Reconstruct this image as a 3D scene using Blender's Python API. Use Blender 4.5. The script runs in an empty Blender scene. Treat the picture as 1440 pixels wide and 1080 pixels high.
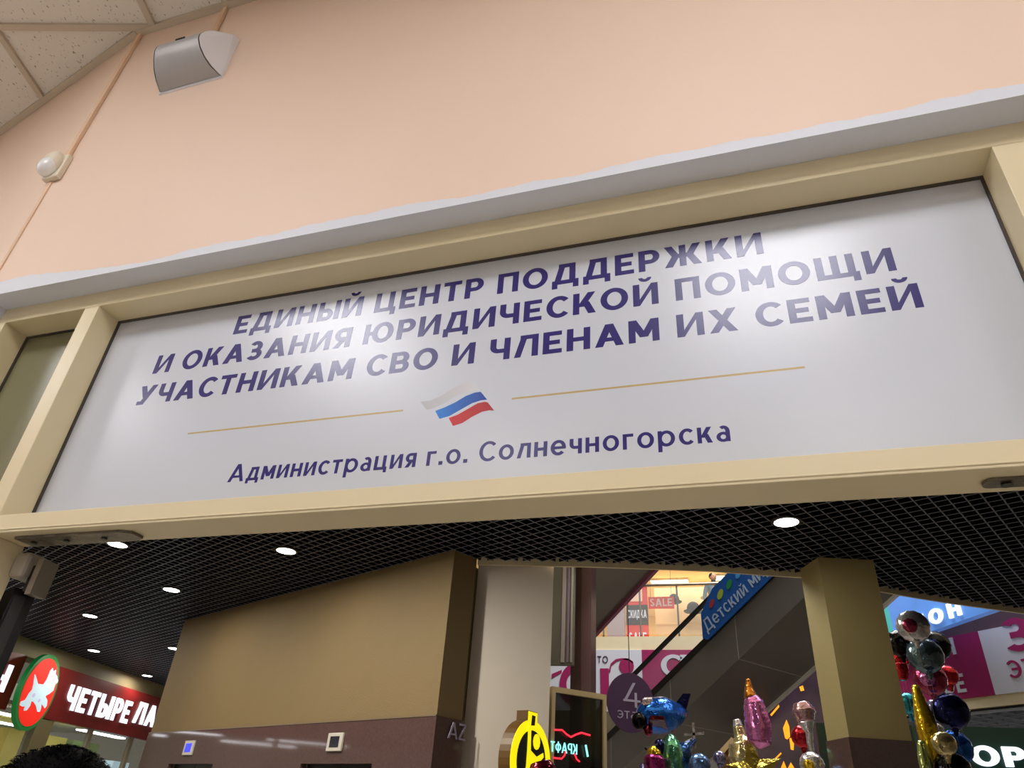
import bpy, bmesh, math, random
from mathutils import Vector, Matrix
random.seed(7)
SC = bpy.context.scene
COL = SC.collection

# ------------------------------------------------------------ camera, world, exposure
EYE = 1.6
cam_data = bpy.data.cameras.new('camera')
cam_data.sensor_width = 36.0
cam_data.lens = 24.795
cam_data.clip_start = 0.05
cam_data.clip_end = 200
cam = bpy.data.objects.new('camera', cam_data)
COL.objects.link(cam)
right = Vector((0.952374, 0.298262, 0.063621))
up = Vector((0.108546, -0.526521, 0.843201))
back = Vector((0.284959, -0.796125, -0.53382))
rot = Matrix((right, up, back)).transposed()
cam.matrix_world = Matrix.Translation((0, 0, EYE)) @ rot.to_4x4()
SC.camera = cam
SC.view_settings.view_transform = 'Standard'
SC.view_settings.look = 'None'
SC.view_settings.gamma = 1
SC.view_settings.use_curve_mapping = False
SC.view_settings.exposure = 0.0
SC.cycles.max_bounces = 8
SC.cycles.sample_clamp_indirect = 6
SC.cycles.caustics_reflective = False
SC.cycles.caustics_refractive = False

world = bpy.data.worlds.new('world')
SC.world = world
world.use_nodes = True
world.node_tree.nodes['Background'].inputs[0].default_value = (1.0, 0.9, 0.72, 1)
world.node_tree.nodes['Background'].inputs[1].default_value = 0.11


def area_light(name, loc, size, power, color, target=None, size_y=None):
    l = bpy.data.lights.new(name, 'AREA')
    l.energy = power
    l.color = color
    l.size = size
    if size_y:
        l.shape = 'RECTANGLE'
        l.size_y = size_y
    o = bpy.data.objects.new(name, l)
    o.location = loc
    if target:
        o.rotation_euler = (Vector(target) - Vector(loc)).to_track_quat('-Z', 'Y').to_euler()
    COL.objects.link(o)
    return o


# unseen fill lights added to brighten the atrium, no fittings modelled
area_light('atrium_fill_top', (0.5, 10.5, 11.5), 5.0, 1400, (1.0, 0.97, 0.92), size_y=6.0)
area_light('column_fill_light', (-1.3, 6.4, 4.4), .8, 40, (1.0, .95, .82), target=(.45, 5.65, 2.9))  # added out of view to brighten the square column's left face
area_light('atrium_fill_right', (3.2, 7.6, 6.5), 2.0, 60, (1.0, 0.9, 0.75))


# ------------------------------------------------------------ materials
def lin(c):
    r = []
    for v in c[:3]:
        v = v / 255.0
        r.append(v / 12.92 if v <= 0.04045 else ((v + 0.055) / 1.055) ** 2.4)
    return (r[0], r[1], r[2], 1.0)


MATS = {}


def mat(name, color, rough=0.5, metal=0.0, emit=0.0, var=0.06, scale=6.0, bump=0.0, bscale=40.0, spec=0.5,
        alpha=1.0, coat=0.0):
    if name in MATS:
        return MATS[name]
    m = bpy.data.materials.new(name)
    m.use_nodes = True
    nt = m.node_tree
    b = nt.nodes['Principled BSDF']
    c = lin(color)
    b.inputs['Roughness'].default_value = rough
    b.inputs['Metallic'].default_value = metal
    b.inputs['Specular IOR Level'].default_value = spec
    b.inputs['Alpha'].default_value = alpha
    b.inputs['Coat Weight'].default_value = coat
    tc = nt.nodes.new('ShaderNodeTexCoord')
    nz = nt.nodes.new('ShaderNodeTexNoise')
    nz.inputs['Scale'].default_value = scale
    nz.inputs['Detail'].default_value = 4
    nt.links.new(tc.outputs['Object'], nz.inputs['Vector'])
    mx = nt.nodes.new('ShaderNodeMix')
    mx.data_type = 'RGBA'
    nt.links.new(nz.outputs['Fac'], mx.inputs[0])
    mx.inputs[6].default_value = tuple(v * (1 - var) for v in c[:3]) + (1,)
    mx.inputs[7].default_value = tuple(min(1, v * (1 + var)) for v in c[:3]) + (1,)
    nt.links.new(mx.outputs[2], b.inputs['Base Color'])
    if emit > 0:
        nt.links.new(mx.outputs[2], b.inputs['Emission Color'])
        b.inputs['Emission Strength'].default_value = emit
    if bump > 0:
        n2 = nt.nodes.new('ShaderNodeTexNoise')
        n2.inputs['Scale'].default_value = bscale
        n2.inputs['Detail'].default_value = 3
        nt.links.new(tc.outputs['Object'], n2.inputs['Vector'])
        bp = nt.nodes.new('ShaderNodeBump')
        bp.inputs['Strength'].default_value = bump
        bp.inputs['Distance'].default_value = 0.02
        nt.links.new(n2.outputs['Fac'], bp.inputs['Height'])
        nt.links.new(bp.outputs['Normal'], b.inputs['Normal'])
    MATS[name] = m
    return m


def glass(name, color, alpha, rough=0.05):
    m = mat(name, color, rough=rough, alpha=alpha, var=0.02)
    return m


def foil(name, color, rough=0.16, metal=0.75, bump=0.6):
    return mat(name, color, rough=rough, metal=metal, bump=bump, bscale=14.0, var=0.25, scale=9.0)


M_FRAME = mat('cream powder coated aluminium', (222, 206, 166), rough=0.38, var=0.02)
M_GASKET = mat('dark rubber gasket', (70, 62, 52), rough=0.7)
M_TILT = mat('olive film panel', (128, 124, 92), rough=0.3, var=0.08, scale=3)
M_SIGN = mat('glossy white sign film', (203, 206, 212), rough=0.27, var=0.01, scale=2, spec=0.5)
M_INK = mat('violet sign ink', (46, 38, 108), rough=0.24, var=0.03)
M_GOLD = mat('tan sign ink', (190, 165, 112), rough=0.25)
M_PLASTER = mat('white plaster', (214, 211, 210), rough=0.7, var=0.03, bump=0.05)
M_STEEL = mat('worn steel', (120, 112, 100), rough=0.35, metal=0.8, var=0.4, scale=30, bump=0.3)
M_BLACK = mat('black aluminium', (16, 15, 15), rough=0.35)
M_DGREY = mat('dark grey rail', (46, 44, 42), rough=0.4)
M_GREYBOX = mat('grey plastic cover', (170, 160, 142), rough=0.35, var=0.03)
M_SPEAK = mat('white speaker plastic', (236, 236, 240), rough=0.4, var=0.02)
M_GRILLE = mat('silver speaker grille', (176, 174, 172), rough=0.42, metal=0.3, var=0.03, bump=0.1, bscale=500)
M_TRUNK = mat('peach painted cable trunking', (224, 190, 156), rough=0.55, var=0.03)
M_PIR = mat('ivory plastic', (226, 214, 190), rough=0.4, var=0.02)
M_LENS = mat('milky sensor lens', (232, 230, 224), rough=0.22, var=0.02)
M_BEIGE = mat('mall beige plaster', (128, 107, 70), rough=0.65, var=0.05, bump=0.08, bscale=90)
M_PANEL = mat('pale beige cladding', (228, 218, 206), rough=0.5, var=0.03)
M_OLIVE = mat('mall column plaster', (166, 150, 100), rough=0.65, var=0.05, bump=0.08, bscale=90)
M_GRANITE = mat('polished brown granite', (92, 72, 70), rough=0.06, var=0.25, scale=60)
M_GRID = mat('lit-tone ceiling profile edge', (112, 114, 130), rough=0.35, var=0.05)  # paler bottom edges of the bars: caught light put into the colour
M_PLENUM = mat('black ceiling void', (4, 6, 18), rough=0.22)
M_TRIM = mat('tan edge trim', (222, 208, 172), rough=0.5)
M_RED = mat('dark red fascia', (120, 26, 26), rough=0.4, var=0.1)
M_LIT = mat('lit white letter', (236, 244, 255), rough=0.4, emit=1.1, var=0.0)
M_LAMP = mat('lit lamp lens', (255, 250, 238), rough=0.4, emit=14.0, var=0.0)
M_WHITE = mat('white enamel', (226, 226, 222), rough=0.4, var=0.02)
M_BROWN = mat('dark brown cladding', (66, 46, 46), rough=0.35, var=0.1)
M_ESC = mat('brushed dark escalator cladding', (118, 114, 112), rough=0.36, metal=0.55, var=0.12, scale=1.6)
M_RUBBER = mat('black handrail rubber', (12, 11, 12), rough=0.4)
M_MAG = mat('magenta print', (150, 26, 90), rough=0.45, var=0.04)
M_BWHITE = mat('white banner print', (206, 208, 222), rough=0.5, var=0.02)
M_PURPLE = mat('dark violet disc', (58, 24, 74), rough=0.4)
M_LILAC = mat('pale lilac print', (168, 160, 190), rough=0.5)
M_BLUE = mat('blue banner', (14, 78, 158), rough=0.4, var=0.1)
M_CREAM = mat('cream wall paint', (226, 212, 178), rough=0.6)
M_FLOOR = mat('pale floor tile', (176, 168, 156), rough=0.3, var=0.06)
M_HAIR = mat('black hair', (4, 3, 3), rough=0.8, var=0.4, scale=60, spec=0.08)
M_SKIN = mat('skin', (196, 150, 122), rough=0.5)
M_COAT = mat('dark coat cloth', (26, 26, 30), rough=0.8, var=0.2, scale=20)
M_TROUSER = mat('dark trousers cloth', (34, 34, 40), rough=0.85)
M_YELLOW = mat('lit yellow acrylic', (255, 236, 12), rough=0.4, emit=0.9, var=0.0)
M_YBLACK = mat('black acrylic', (10, 10, 10), rough=0.3)
M_YSIDE = mat('brown sign side', (112, 78, 22), rough=0.45)


def mat_wall_peach():
    m = bpy.data.materials.new('peach paint ending raggedly over white plaster')
    m.use_nodes = True
    nt = m.node_tree
    b = nt.nodes['Principled BSDF']
    b.inputs['Roughness'].default_value = 0.55
    g = nt.nodes.new('ShaderNodeNewGeometry')
    sp = nt.nodes.new('ShaderNodeSeparateXYZ')
    nt.links.new(g.outputs['Position'], sp.inputs[0])
    n1 = nt.nodes.new('ShaderNodeTexNoise')
    n1.inputs['Scale'].default_value = 1.6
    n1.inputs['Detail'].default_value = 9
    n1.inputs['Roughness'].default_value = 0.62
    nt.links.new(g.outputs['Position'], n1.inputs['Vector'])
    # height of the unpainted band above the opening
    ma = nt.nodes.new('ShaderNodeMath')
    ma.operation = 'MULTIPLY_ADD'
    ma.inputs[1].default_value = -0.10
    ma.inputs[2].default_value = 2.725 + 0.083
    nt.links.new(n1.outputs['Fac'], ma.inputs[0])
    gt = nt.nodes.new('ShaderNodeMath')
    gt.operation = 'GREATER_THAN'
    nt.links.new(sp.outputs['Z'], gt.inputs[0])
    nt.links.new(ma.outputs[0], gt.inputs[1])
    n2 = nt.nodes.new('ShaderNodeTexNoise')
    n2.inputs['Scale'].default_value = 2.5
    nt.links.new(g.outputs['Position'], n2.inputs['Vector'])
    pe = nt.nodes.new('ShaderNodeMix')
    pe.data_type = 'RGBA'
    pe.inputs[6].default_value = lin((230, 202, 178))
    pe.inputs[7].default_value = lin((234, 207, 184))
    nt.links.new(n2.outputs['Fac'], pe.inputs[0])
    mx = nt.nodes.new('ShaderNodeMix')
    mx.data_type = 'RGBA'
    nt.links.new(gt.outputs[0], mx.inputs[0])
    mx.inputs[6].default_value = lin((216, 217, 222))
    nt.links.new(pe.outputs[2], mx.inputs[7])
    nt.links.new(mx.outputs[2], b.inputs['Base Color'])
    n3 = nt.nodes.new('ShaderNodeTexNoise')
    n3.inputs['Scale'].default_value = 9
    n3.inputs['Detail'].default_value = 6
    nt.links.new(g.outputs['Position'], n3.inputs['Vector'])
    bp = nt.nodes.new('ShaderNodeBump')
    bp.inputs['Strength'].default_value = 0.12
    bp.inputs['Distance'].default_value = 0.02
    nt.links.new(n3.outputs['Fac'], bp.inputs['Height'])
    nt.links.new(bp.outputs['Normal'], b.inputs['Normal'])
    return m


def mat_tile():
    m = bpy.data.materials.new('mineral fibre ceiling tile')
    m.use_nodes = True
    nt = m.node_tree
    b = nt.nodes['Principled BSDF']
    b.inputs['Roughness'].default_value = 0.9
    g = nt.nodes.new('ShaderNodeNewGeometry')
    mp = nt.nodes.new('ShaderNodeMapping')
    mp.inputs['Rotation'].default_value = (0, 0, 0.6)
    mp.inputs['Scale'].default_value = (1, 0.55, 1)
    nt.links.new(g.outputs['Position'], mp.inputs[0])
    v = nt.nodes.new('ShaderNodeTexNoise')
    v.inputs['Scale'].default_value = 130
    v.inputs['Detail'].default_value = 3
    nt.links.new(mp.outputs[0], v.inputs['Vector'])
    r = nt.nodes.new('ShaderNodeValToRGB')
    r.color_ramp.elements[0].position = 0.30
    r.color_ramp.elements[0].color = lin((150, 132, 112))
    r.color_ramp.elements[1].position = 0.37
    r.color_ramp.elements[1].color = lin((230, 222, 208))
    nt.links.new(v.outputs['Fac'], r.inputs[0])
    nt.links.new(r.outputs[0], b.inputs['Base Color'])
    return m


def mat_ramp(name, c0, c1, axis, lo, hi, rough=0.25):
    m = bpy.data.materials.new(name)
    m.use_nodes = True
    nt = m.node_tree
    b = nt.nodes['Principled BSDF']
    b.inputs['Roughness'].default_value = rough
    tc = nt.nodes.new('ShaderNodeTexCoord')
    sp = nt.nodes.new('ShaderNodeSeparateXYZ')
    nt.links.new(tc.outputs['Object'], sp.inputs[0])
    mr = nt.nodes.new('ShaderNodeMapRange')
    mr.inputs[1].default_value = lo
    mr.inputs[2].default_value = hi
    nt.links.new(sp.outputs[axis], mr.inputs[0])
    mx = nt.nodes.new('ShaderNodeMix')
    mx.data_type = 'RGBA'
    nt.links.new(mr.outputs[0], mx.inputs[0])
    mx.inputs[6].default_value = lin(c0)
    mx.inputs[7].default_value = lin(c1)
    nt.links.new(mx.outputs[2], b.inputs['Base Color'])
    return m


M_PEACH = mat_wall_peach()
M_TILE = mat_tile()


# ------------------------------------------------------------ mesh helpers
class MB:
    def __init__(self):
        self.v = []
        self.f = []

    def add(self, verts, faces):
        n = len(self.v)
        self.v += [Vector(p) for p in verts]
        self.f += [tuple(i + n for i in f) for f in faces]

    def box(self, lo, hi):
        x0, y0, z0 = lo
        x1, y1, z1 = hi
        self.hexa([(x0, y0), (x1, y0), (x1, y1), (x0, y1)], z0, z1)
        return self

    def hexa(self, poly, z0, z1):            # a plan outline, raised
        n = len(poly)
        a = sum(poly[i][0] * poly[(i + 1) % n][1] - poly[(i + 1) % n][0] * poly[i][1] for i in range(n))
        if a < 0:
            poly = poly[::-1]
        v = [(p[0], p[1], z0) for p in poly] + [(p[0], p[1], z1) for p in poly]
        f = [tuple(range(n))[::-1], tuple(range(n, 2 * n))]
        for i in range(n):
            j = (i + 1) % n
            f.append((i, j, n + j, n + i))
        self.add(v, f)
        return self

    def prism(self, poly, o, ux, uy, h, base=0.0):   # a 2d outline in the plane o + ux, uy, raised along ux x uy
        o, ux, uy = Vector(o), Vector(ux), Vector(uy)
        w = ux.cross(uy).normalized()
        n = len(poly)
        a = sum(poly[i][0] * poly[(i + 1) % n][1] - poly[(i + 1) % n][0] * poly[i][1] for i in range(n))
        if a < 0:
            poly = poly[::-1]
        P = [o + ux * p[0] + uy * p[1] for p in poly]
        v = [p + w * base for p in P] + [p + w * (base + h) for p in P]
        f = [tuple(range(n))[::-1], tuple(range(n, 2 * n))]
        for i in range(n):
            j = (i + 1) % n
            f.append((i, j, n + j, n + i))
        self.add(v, f)
        return self

    def obox(self, o, ux, uy, uz):           # box from a corner and three edge vectors
        o, ux, uy, uz = Vector(o), Vector(ux), Vector(uy), Vector(uz)
        v = [o, o + ux, o + ux + uy, o + uy, o + uz, o + ux + uz, o + ux + uy + uz, o + uy + uz]
        f = [(0, 3, 2, 1), (4, 5, 6, 7), (0, 1, 5, 4), (1, 2, 6, 5), (2, 3, 7, 6), (3, 0, 4, 7)]
        if ux.cross(uy).dot(uz) < 0:
            f = [t[::-1] for t in f]
        self.add(v, f)
        return self

    def lathe(self, prof, o=(0, 0, 0), axis=(0, 0, 1), seg=24, sx=1.0, sy=1.0):   # prof: (radius, height)
        o = Vector(o)
        q = Vector((0, 0, 1)).rotation_difference(Vector(axis).normalized())
        v, f = [], []
        for r, h in prof:
            for k in range(seg):
                a = 2 * math.pi * k / seg
                v.append(o + q @ Vector((r * math.cos(a) * sx, r * math.sin(a) * sy, h)))
        for i in range(len(prof) - 1):
            for k in range(seg):
                k2 = (k + 1) % seg
                f.append((i * seg + k, i * seg + k2, (i + 1) * seg + k2, (i + 1) * seg + k))
        f.append(tuple(range(seg))[::-1])
        f.append(tuple(range((len(prof) - 1) * seg, len(prof) * seg)))
        self.add(v, f)
        return self

    def tube(self, pts, r, seg=8):
        pts = [Vector(p) for p in pts]
        v, f = [], []
        a = None
        for i, p in enumerate(pts):
            t = (pts[min(i + 1, len(pts) - 1)] - pts[max(i - 1, 0)]).normalized()
            if a is None:
                a = t.cross(Vector((0, 0, 1)))
                if a.length < 0.2:
                    a = t.cross(Vector((1, 0, 0)))
            else:
                a = a - t * a.dot(t)
            a.normalize()
            b = t.cross(a)
            rr = r[i] if isinstance(r, (list, tuple)) else r
            for k in range(seg):
                q = 2 * math.pi * k / seg
                v.append(p + a * rr * math.cos(q) + b * rr * math.sin(q))
        for i in range(len(pts) - 1):
            for k in range(seg):
                k2 = (k + 1) % seg
                f.append((i * seg + k, i * seg + k2, (i + 1) * seg + k2, (i + 1) * seg + k))
        f.append(tuple(range(seg))[::-1])
        f.append(tuple(range((len(pts) - 1) * seg, len(pts) * seg)))
        self.add(v, f)
        return self

    def ball(self, c, rx, ry, rz, seg=20, rings=12, rotm=None, fn=None):
        c = Vector(c)
        v, f = [], []
        for i in range(rings + 1):
            t = math.pi * i / rings
            for k in range(seg):
                a = 2 * math.pi * k / seg
                d = Vector((math.sin(t) * math.cos(a), math.sin(t) * math.sin(a), math.cos(t)))
                s = fn(d) if fn else 1.0
                p = Vector((d.x * rx, d.y * ry, d.z * rz)) * s
                if rotm:
                    p = rotm @ p
                v.append(c + p)
        for i in range(rings):
            for k in range(seg):
                k2 = (k + 1) % seg
                f.append((i * seg + k, (i + 1) * seg + k, (i + 1) * seg + k2, i * seg + k2))
        self.add(v, f)
        return self

    def build(self, name, material, parent=None, smooth=False, origin=None, bevel=0.0):
        if parent is not None:
            org = Vector(parent['_o'])
        elif origin is not None:
            org = Vector(origin)
        else:
            n = len(self.v)
            org = Vector((sum(p.x for p in self.v) / n, sum(p.y for p in self.v) / n, min(p.z for p in self.v)))
        me = bpy.data.meshes.new(name)
        me.from_pydata([p - org for p in self.v], [], self.f)
        me.materials.append(material)
        if smooth:
            for p in me.polygons:
                p.use_smooth = True
        me.update()
        o = bpy.data.objects.new(name, me)
        COL.objects.link(o)
        o['_o'] = list(org)
        if parent is not None:
            o.parent = parent
        else:
            o.location = org
        if bevel > 0:
            b = o.modifiers.new('bevel', 'BEVEL')
            b.width = bevel
            b.segments = 2
            b.limit_method = 'ANGLE'
        return o


def tag(o, label, cat, group=None):
    o['label'] = label
    o['category'] = cat
    if group:
        o['group'] = group
    return o


def struct(o):
    o['kind'] = 'structure'
    return o


def thing(name, loc, label=None, cat=None, group=None, structure=False):
    o = bpy.data.objects.new(name, None)
    o.empty_display_size = 0.05
    o.location = loc
    COL.objects.link(o)
    o['_o'] = list(loc)
    if structure:
        struct(o)
    else:
        tag(o, label, cat, group)
    return o


# ------------------------------------------------------------ stroke lettering
def arc(cx, cy, rx, ry, a0, a1, wx, wy=None, n=20):
    wy = wx if wy is None else wy
    out, inn = [], []
    for i in range(n + 1):
        a = math.radians(a0 + (a1 - a0) * i / n)
        out.append((cx + rx * math.cos(a), cy + ry * math.sin(a)))
        inn.append((cx + (rx - wx) * math.cos(a), cy + (ry - wy) * math.sin(a)))
    return out + inn[::-1]


def rect(x0, y0, x1, y1):
    return [(x0, y0), (x1, y0), (x1, y1), (x0, y1)]


def bar(x0, y0, x1, y1, s):
    return [(x0 - s / 2, y0), (x0 + s / 2, y0), (x1 + s / 2, y1), (x1 - s / 2, y1)]


LOW = 0.75


def glyph(ch, w):
    """outlines of one letter, capital height 1, stem w; returns (pieces, width)"""
    if ch == ' ':
        return [], 0.22
    if ch == '.':
        return [rect(0, 0, w * 1.15, w * 1.15)], w * 1.15
    if ch.islower() and ch not in 'аре':
        p, W = glyph(ch.upper(), w / LOW)
        return [[(x * LOW, y * LOW) for x, y in q] for q in p], W * LOW
    h = w * 0.88
    s = w * 1.16
    m = 0.5
    full = lambda cx, cy, rx, ry: [arc(cx, cy, rx, ry, 0, 180, w, h), arc(cx, cy, rx, ry, 180, 360, w, h)]
    if ch in 'ЕE':
        return [rect(0, 0, w, 1), rect(w, 1 - h, .62, 1), rect(w, m - h / 2, .56, m + h / 2), rect(w, 0, .63, h)], .63
    if ch in 'НH':
        return [rect(0, 0, w, 1), rect(.76 - w, 0, .76, 1), rect(w, m - h / 2, .76 - w, m + h / 2)], .76
    if ch in 'ИЙ':
        W = .80
        p = [rect(0, 0, w, 1), rect(W - w, 0, W, 1),
             [(w, 0), (w, h * 1.55), (W - w, 1), (W - w, 1 - h * 1.55)]]
        if ch == 'Й':
            p.append(arc(W / 2, 1.30, .21, .20, 180, 360, w * .62, w * .62))
        return p, W
    if ch == 'Д':
        W = .92
        return [rect(0, -.2, w * .9, h), rect(W - w * .9, -.2, W, h), rect(w * .9, 0, W - w * .9, h),
                rect(W - .11 - w, h, W - .11, 1), rect(.22, 1 - h, W - .11 - w, 1), bar(.09 + w / 2, h, .22 + w / 2, 1 - h, w)], W
    if ch in 'ЬЫ':
        p = [rect(0, 0, w, 1), rect(w, 0, .36, h), rect(w, .62 - h, .36, .62), arc(.36, .31, .29, .31, -90, 90, w, h)]
        if ch == 'Ь':
            return p, .65
        return p + [rect(.92 - w, 0, .92, 1)], .92
    if ch in 'ЦЩ':
        W = .86 if ch == 'Ц' else 1.16
        p = [rect(0, 0, w, 1), rect(W - .09 - w, h, W - .09, 1), rect(w, 0, W, h), rect(W - w * .9, -.2, W, 0)]
        if ch == 'Щ':
            c = (W - .09) / 2
            p.append(rect(c - w / 2, h, c + w / 2, 1))
        return p, W
    if ch in 'ТT':
        return [rect(0, 1 - h, .68, 1), rect(.34 - w / 2, 0, .34 + w / 2, 1 - h)], .68
    if ch == 'Г':
        return [rect(0, 0, w, 1), rect(w, 1 - h, .58, 1)], .58
    if ch == 'П':
        return [rect(0, 0, w, 1), rect(.76 - w, 0, .76, 1), rect(w, 1 - h, .76 - w, 1)], .76
    if ch in 'РP':
        return [rect(0, 0, w, 1), rect(w, 1 - h, .38, 1), rect(w, .34, .38, .34 + h), arc(.38, .67, .31, .33, -90, 90, w, h)], .69
    if ch == 'Я':
        return [rect(.69 - w, 0, .69, 1), rect(.31, 1 - h, .69 - w, 1), rect(.31, .34, .69 - w, .34 + h),
                arc(.31, .67, .31, .33, 90, 270, w, h), bar(s / 2, 0, .34, .36, s)], .69
    if ch in 'ОO':
        return full(.45, .5, .45, .52), .90
    if ch in 'СC':
        return [arc(.43, .5, .43, .52, 42, 318, w, h, 30)], .75
    if ch == 'Э':
        return [arc(.32, .5, .43, .52, -138, 138, w, h, 30), rect(.22, m - h / 2, .60, m + h / 2)], .75
    if ch == 'Ю':
        return [rect(0, 0, w, 1), rect(w, m - h / 2, .36, m + h / 2)] + full(.74, .5, .42, .52), 1.16
    if ch == 'Ф':
        return full(.48, .5, .46, .36) + [rect(.48 - w / 2, -.04, .48 + w / 2, 1.04)], .96
    if ch == 'Ж':
        W, c = 1.16, .58
        p = [rect(c - w / 2, 0, c + w / 2, 1), rect(c - .22, m - h / 2, c + .22, m + h / 2)]
        for g in (-1, 1):
            p += [bar(c + g * .20, m - .04, c + g * (c - s / 2), 1, s), bar(c + g * .20, m + .04, c + g * (c - s / 2), 0, s)]
        return p, W
    if ch in 'КK':
        W = .76
        return [rect(0, 0, w, 1), bar(w + .04, .34, W - s / 2 - .02, 1, s), bar(w + .20, .56, W - s / 2, 0, s)], W
    if ch in 'АA':
        W = .90
        return [bar(s / 2, 0, W / 2 - s * .02, 1, s), bar(W - s / 2, 0, W / 2 + s * .02, 1, s), rect(.2, .22, W - .2, .22 + h * .9)], W
    if ch in 'ЗB3':
        W = .64
        return [arc(.30, .75 - h / 4, .29, .25 + h / 4, 150, -90, w, h, 24), arc(.31, .25 + h / 4, .33, .25 + h / 4, 90, -150, w, h, 24),
                rect(.16, m - h / 2, .31, m + h / 2)], W
    if ch == 'В':
        return [rect(0, 0, w, 1), rect(w, 1 - h, .41, 1), rect(w, m - h / 2, .43, m + h / 2), rect(w, 0, .43, h),
                arc(.41, .75 - h / 4, .27, .25 + h / 4, -90, 90, w, h), arc(.43, .25 + h / 4, .28, .25 + h / 4, -90, 90, w, h)], .71
    if ch == 'Ч':
        return [rect(.70 - w, 0, .70, 1), rect(0, .62, w, 1), arc(.30, .62, .30, .30, 180, 270, w, h), rect(.30, .32, .70 - w, .32 + h)], .70
    if ch == 'У':
        W = .80
        return [bar(W - s / 2, 1, .26, 0, s), bar(s / 2, 1, W / 2 - .02, .36, s), rect(.05, 0, .28, h)], W
    if ch == 'М':
        W = .94
        return [rect(0, 0, w, 1), rect(W - w, 0, W, 1), bar(s * .5, 1, W / 2, .22, s), bar(W - s * .5, 1, W / 2, .22, s)], W
    if ch == 'Х':
        W = .80
        return [bar(s / 2, 0, W - s / 2, 1, s), bar(W - s / 2, 0, s / 2, 1, s)], W
    if ch == 'Л':
        W = .80
        return [rect(W - w, 0, W, 1), rect(.18, 1 - h, W - w, 1), bar(w / 2, 0, .18 + w / 2, 1 - h, w)], W
    if ch == '4':
        return [bar(.12, .26, .50, 1, s), rect(.04, .22, .74, .22 + h), rect(.50, 0, .50 + w, .6)], .76
    if ch == 'Z':
        return [rect(0, 1 - h, .66, 1), rect(0, 0, .66, h), bar(s / 2, h, .66 - s / 2, 1 - h, s)], .66
    if ch in 'SS':
        return [arc(.31, .74, .29, .27, 20, 270, w, h, 24), arc(.31, .27, .31, .27, -160, 90, w, h, 24)], .62
    if ch == 'L':
        return [rect(0, 0, w, 1), rect(w, 0, .56, h)], .56
    if ch == 'а':
        return [rect(.52 - w, 0, .52, .48), arc(.29, .48, .23, .27, 0, 130, w, h), arc(.26, .22, .26, .235, 0, 180, w * .95, h * .85),
                arc(.26, .22, .26, .235, 180, 360, w * .95, h * .85)], .54
    if ch == 'р':
        return [rect(0, -.26, w, .75), arc(.34, .37, .34, .385, 0, 180, w, h), arc(.34, .37, .34, .385, 180, 360, w, h)], .68
    if ch == 'е':
        return [arc(.33, .37, .33, .385, 0, 318, w, h, 30), rect(w * .8, .37 - h * .45, .655, .37 + h * .45)], .66
    raise ValueError(ch)


def lettering(body, o, ux, uz, width, height, weight=.2, gap=.13, depth=0.0006, mirror=False):
    """one line of writing as a mesh, standing on o and filling width along ux"""
    x = 0.0
    pieces = []
    for ch in body:
        p, W = glyph(ch, weight)
        pieces += [[(a + x, b) for a, b in q] for q in p]
        x += W + gap
    x -= gap
    k = width / (x * height)
    mb = MB()
    ux, uz = Vector(ux), Vector(uz)
    for i, q in enumerate(pieces):
        q = [((x - a if mirror else a) * height * k, b * height) for a, b in q]
        mb.prism(q, o, ux, uz, depth + (i % 12) * 0.00003 * max(1, height * 8))
    return mb


# ============================================================ THE ROOM
CEIL = 3.94
SOF = 2.725           # underside of the wall above the opening
YW = 0.968            # wall face
b = MB()
b.box((-1.878, YW, SOF), (3.6, 1.22, CEIL + .1))
b.box((1.25, YW, 0), (3.6, 1.22, SOF))
struct(b.build('wall_front', M_PEACH))
# the left wall turns away by a few degrees at the corner trunking
dl = Vector((-.975, .222, 0))
nl = Vector((.222, .975, 0))
struct(MB().obox((-1.878, YW, 0), dl * 3.0, nl * .24, (0, 0, CEIL + .1)).build('wall_left', M_PEACH))
struct(MB().box((3.6, -4.6, 0), (3.75, 1.22, CEIL + .1)).build('wall_right', M_PEACH))
struct(MB().box((-4.95, -4.75, 0), (3.75, -4.6, CEIL + .1)).build('wall_back', M_PEACH))
struct(MB().box((-4.95, -4.6, 0), (-4.8, 1.62, CEIL + .1)).build('wall_side', M_PEACH))
struct(MB().box((-4.95, -4.75, -.1), (3.75, 1.22, 0)).build('floor', mat('light room floor', (206, 200, 190), rough=.35)))
b = MB()
b.hexa([(-4.95, -4.75), (3.75, -4.75), (3.75, .975), (-1.876, .975), (-4.8, 1.64)], CEIL + .012, CEIL + .06)
struct(b.build('ceiling', M_TILE))
# ceiling tee bars, set at an angle to the wall, clipped to the room
e1 = Vector((.9635, .2676))
e2 = Vector((-.2676, .9635))
node = Vector((-1.806, .957))
ROOMPOLY = [(-4.8, -4.6), (3.6, -4.6), (3.6, YW), (-1.878, YW), (-4.8, YW + .665)]


def clip_line(p, d, poly):
    ts = []
    n = len(poly)
    for i in range(n):
        a = Vector(poly[i])
        c = Vector(poly[(i + 1) % n])
        ed = c - a
        den = d.x * ed.y - d.y * ed.x
        if abs(den) < 1e-9:
            continue
        q = a - p
        t = (q.x * ed.y - q.y * ed.x) / den
        u = (q.x * d.y - q.y * d.x) / den
        if 0 <= u < 1:
            ts.append(t)
    ts.sort()
    return [(ts[i], ts[i + 1]) for i in range(0, len(ts) - 1, 2)]


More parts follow.
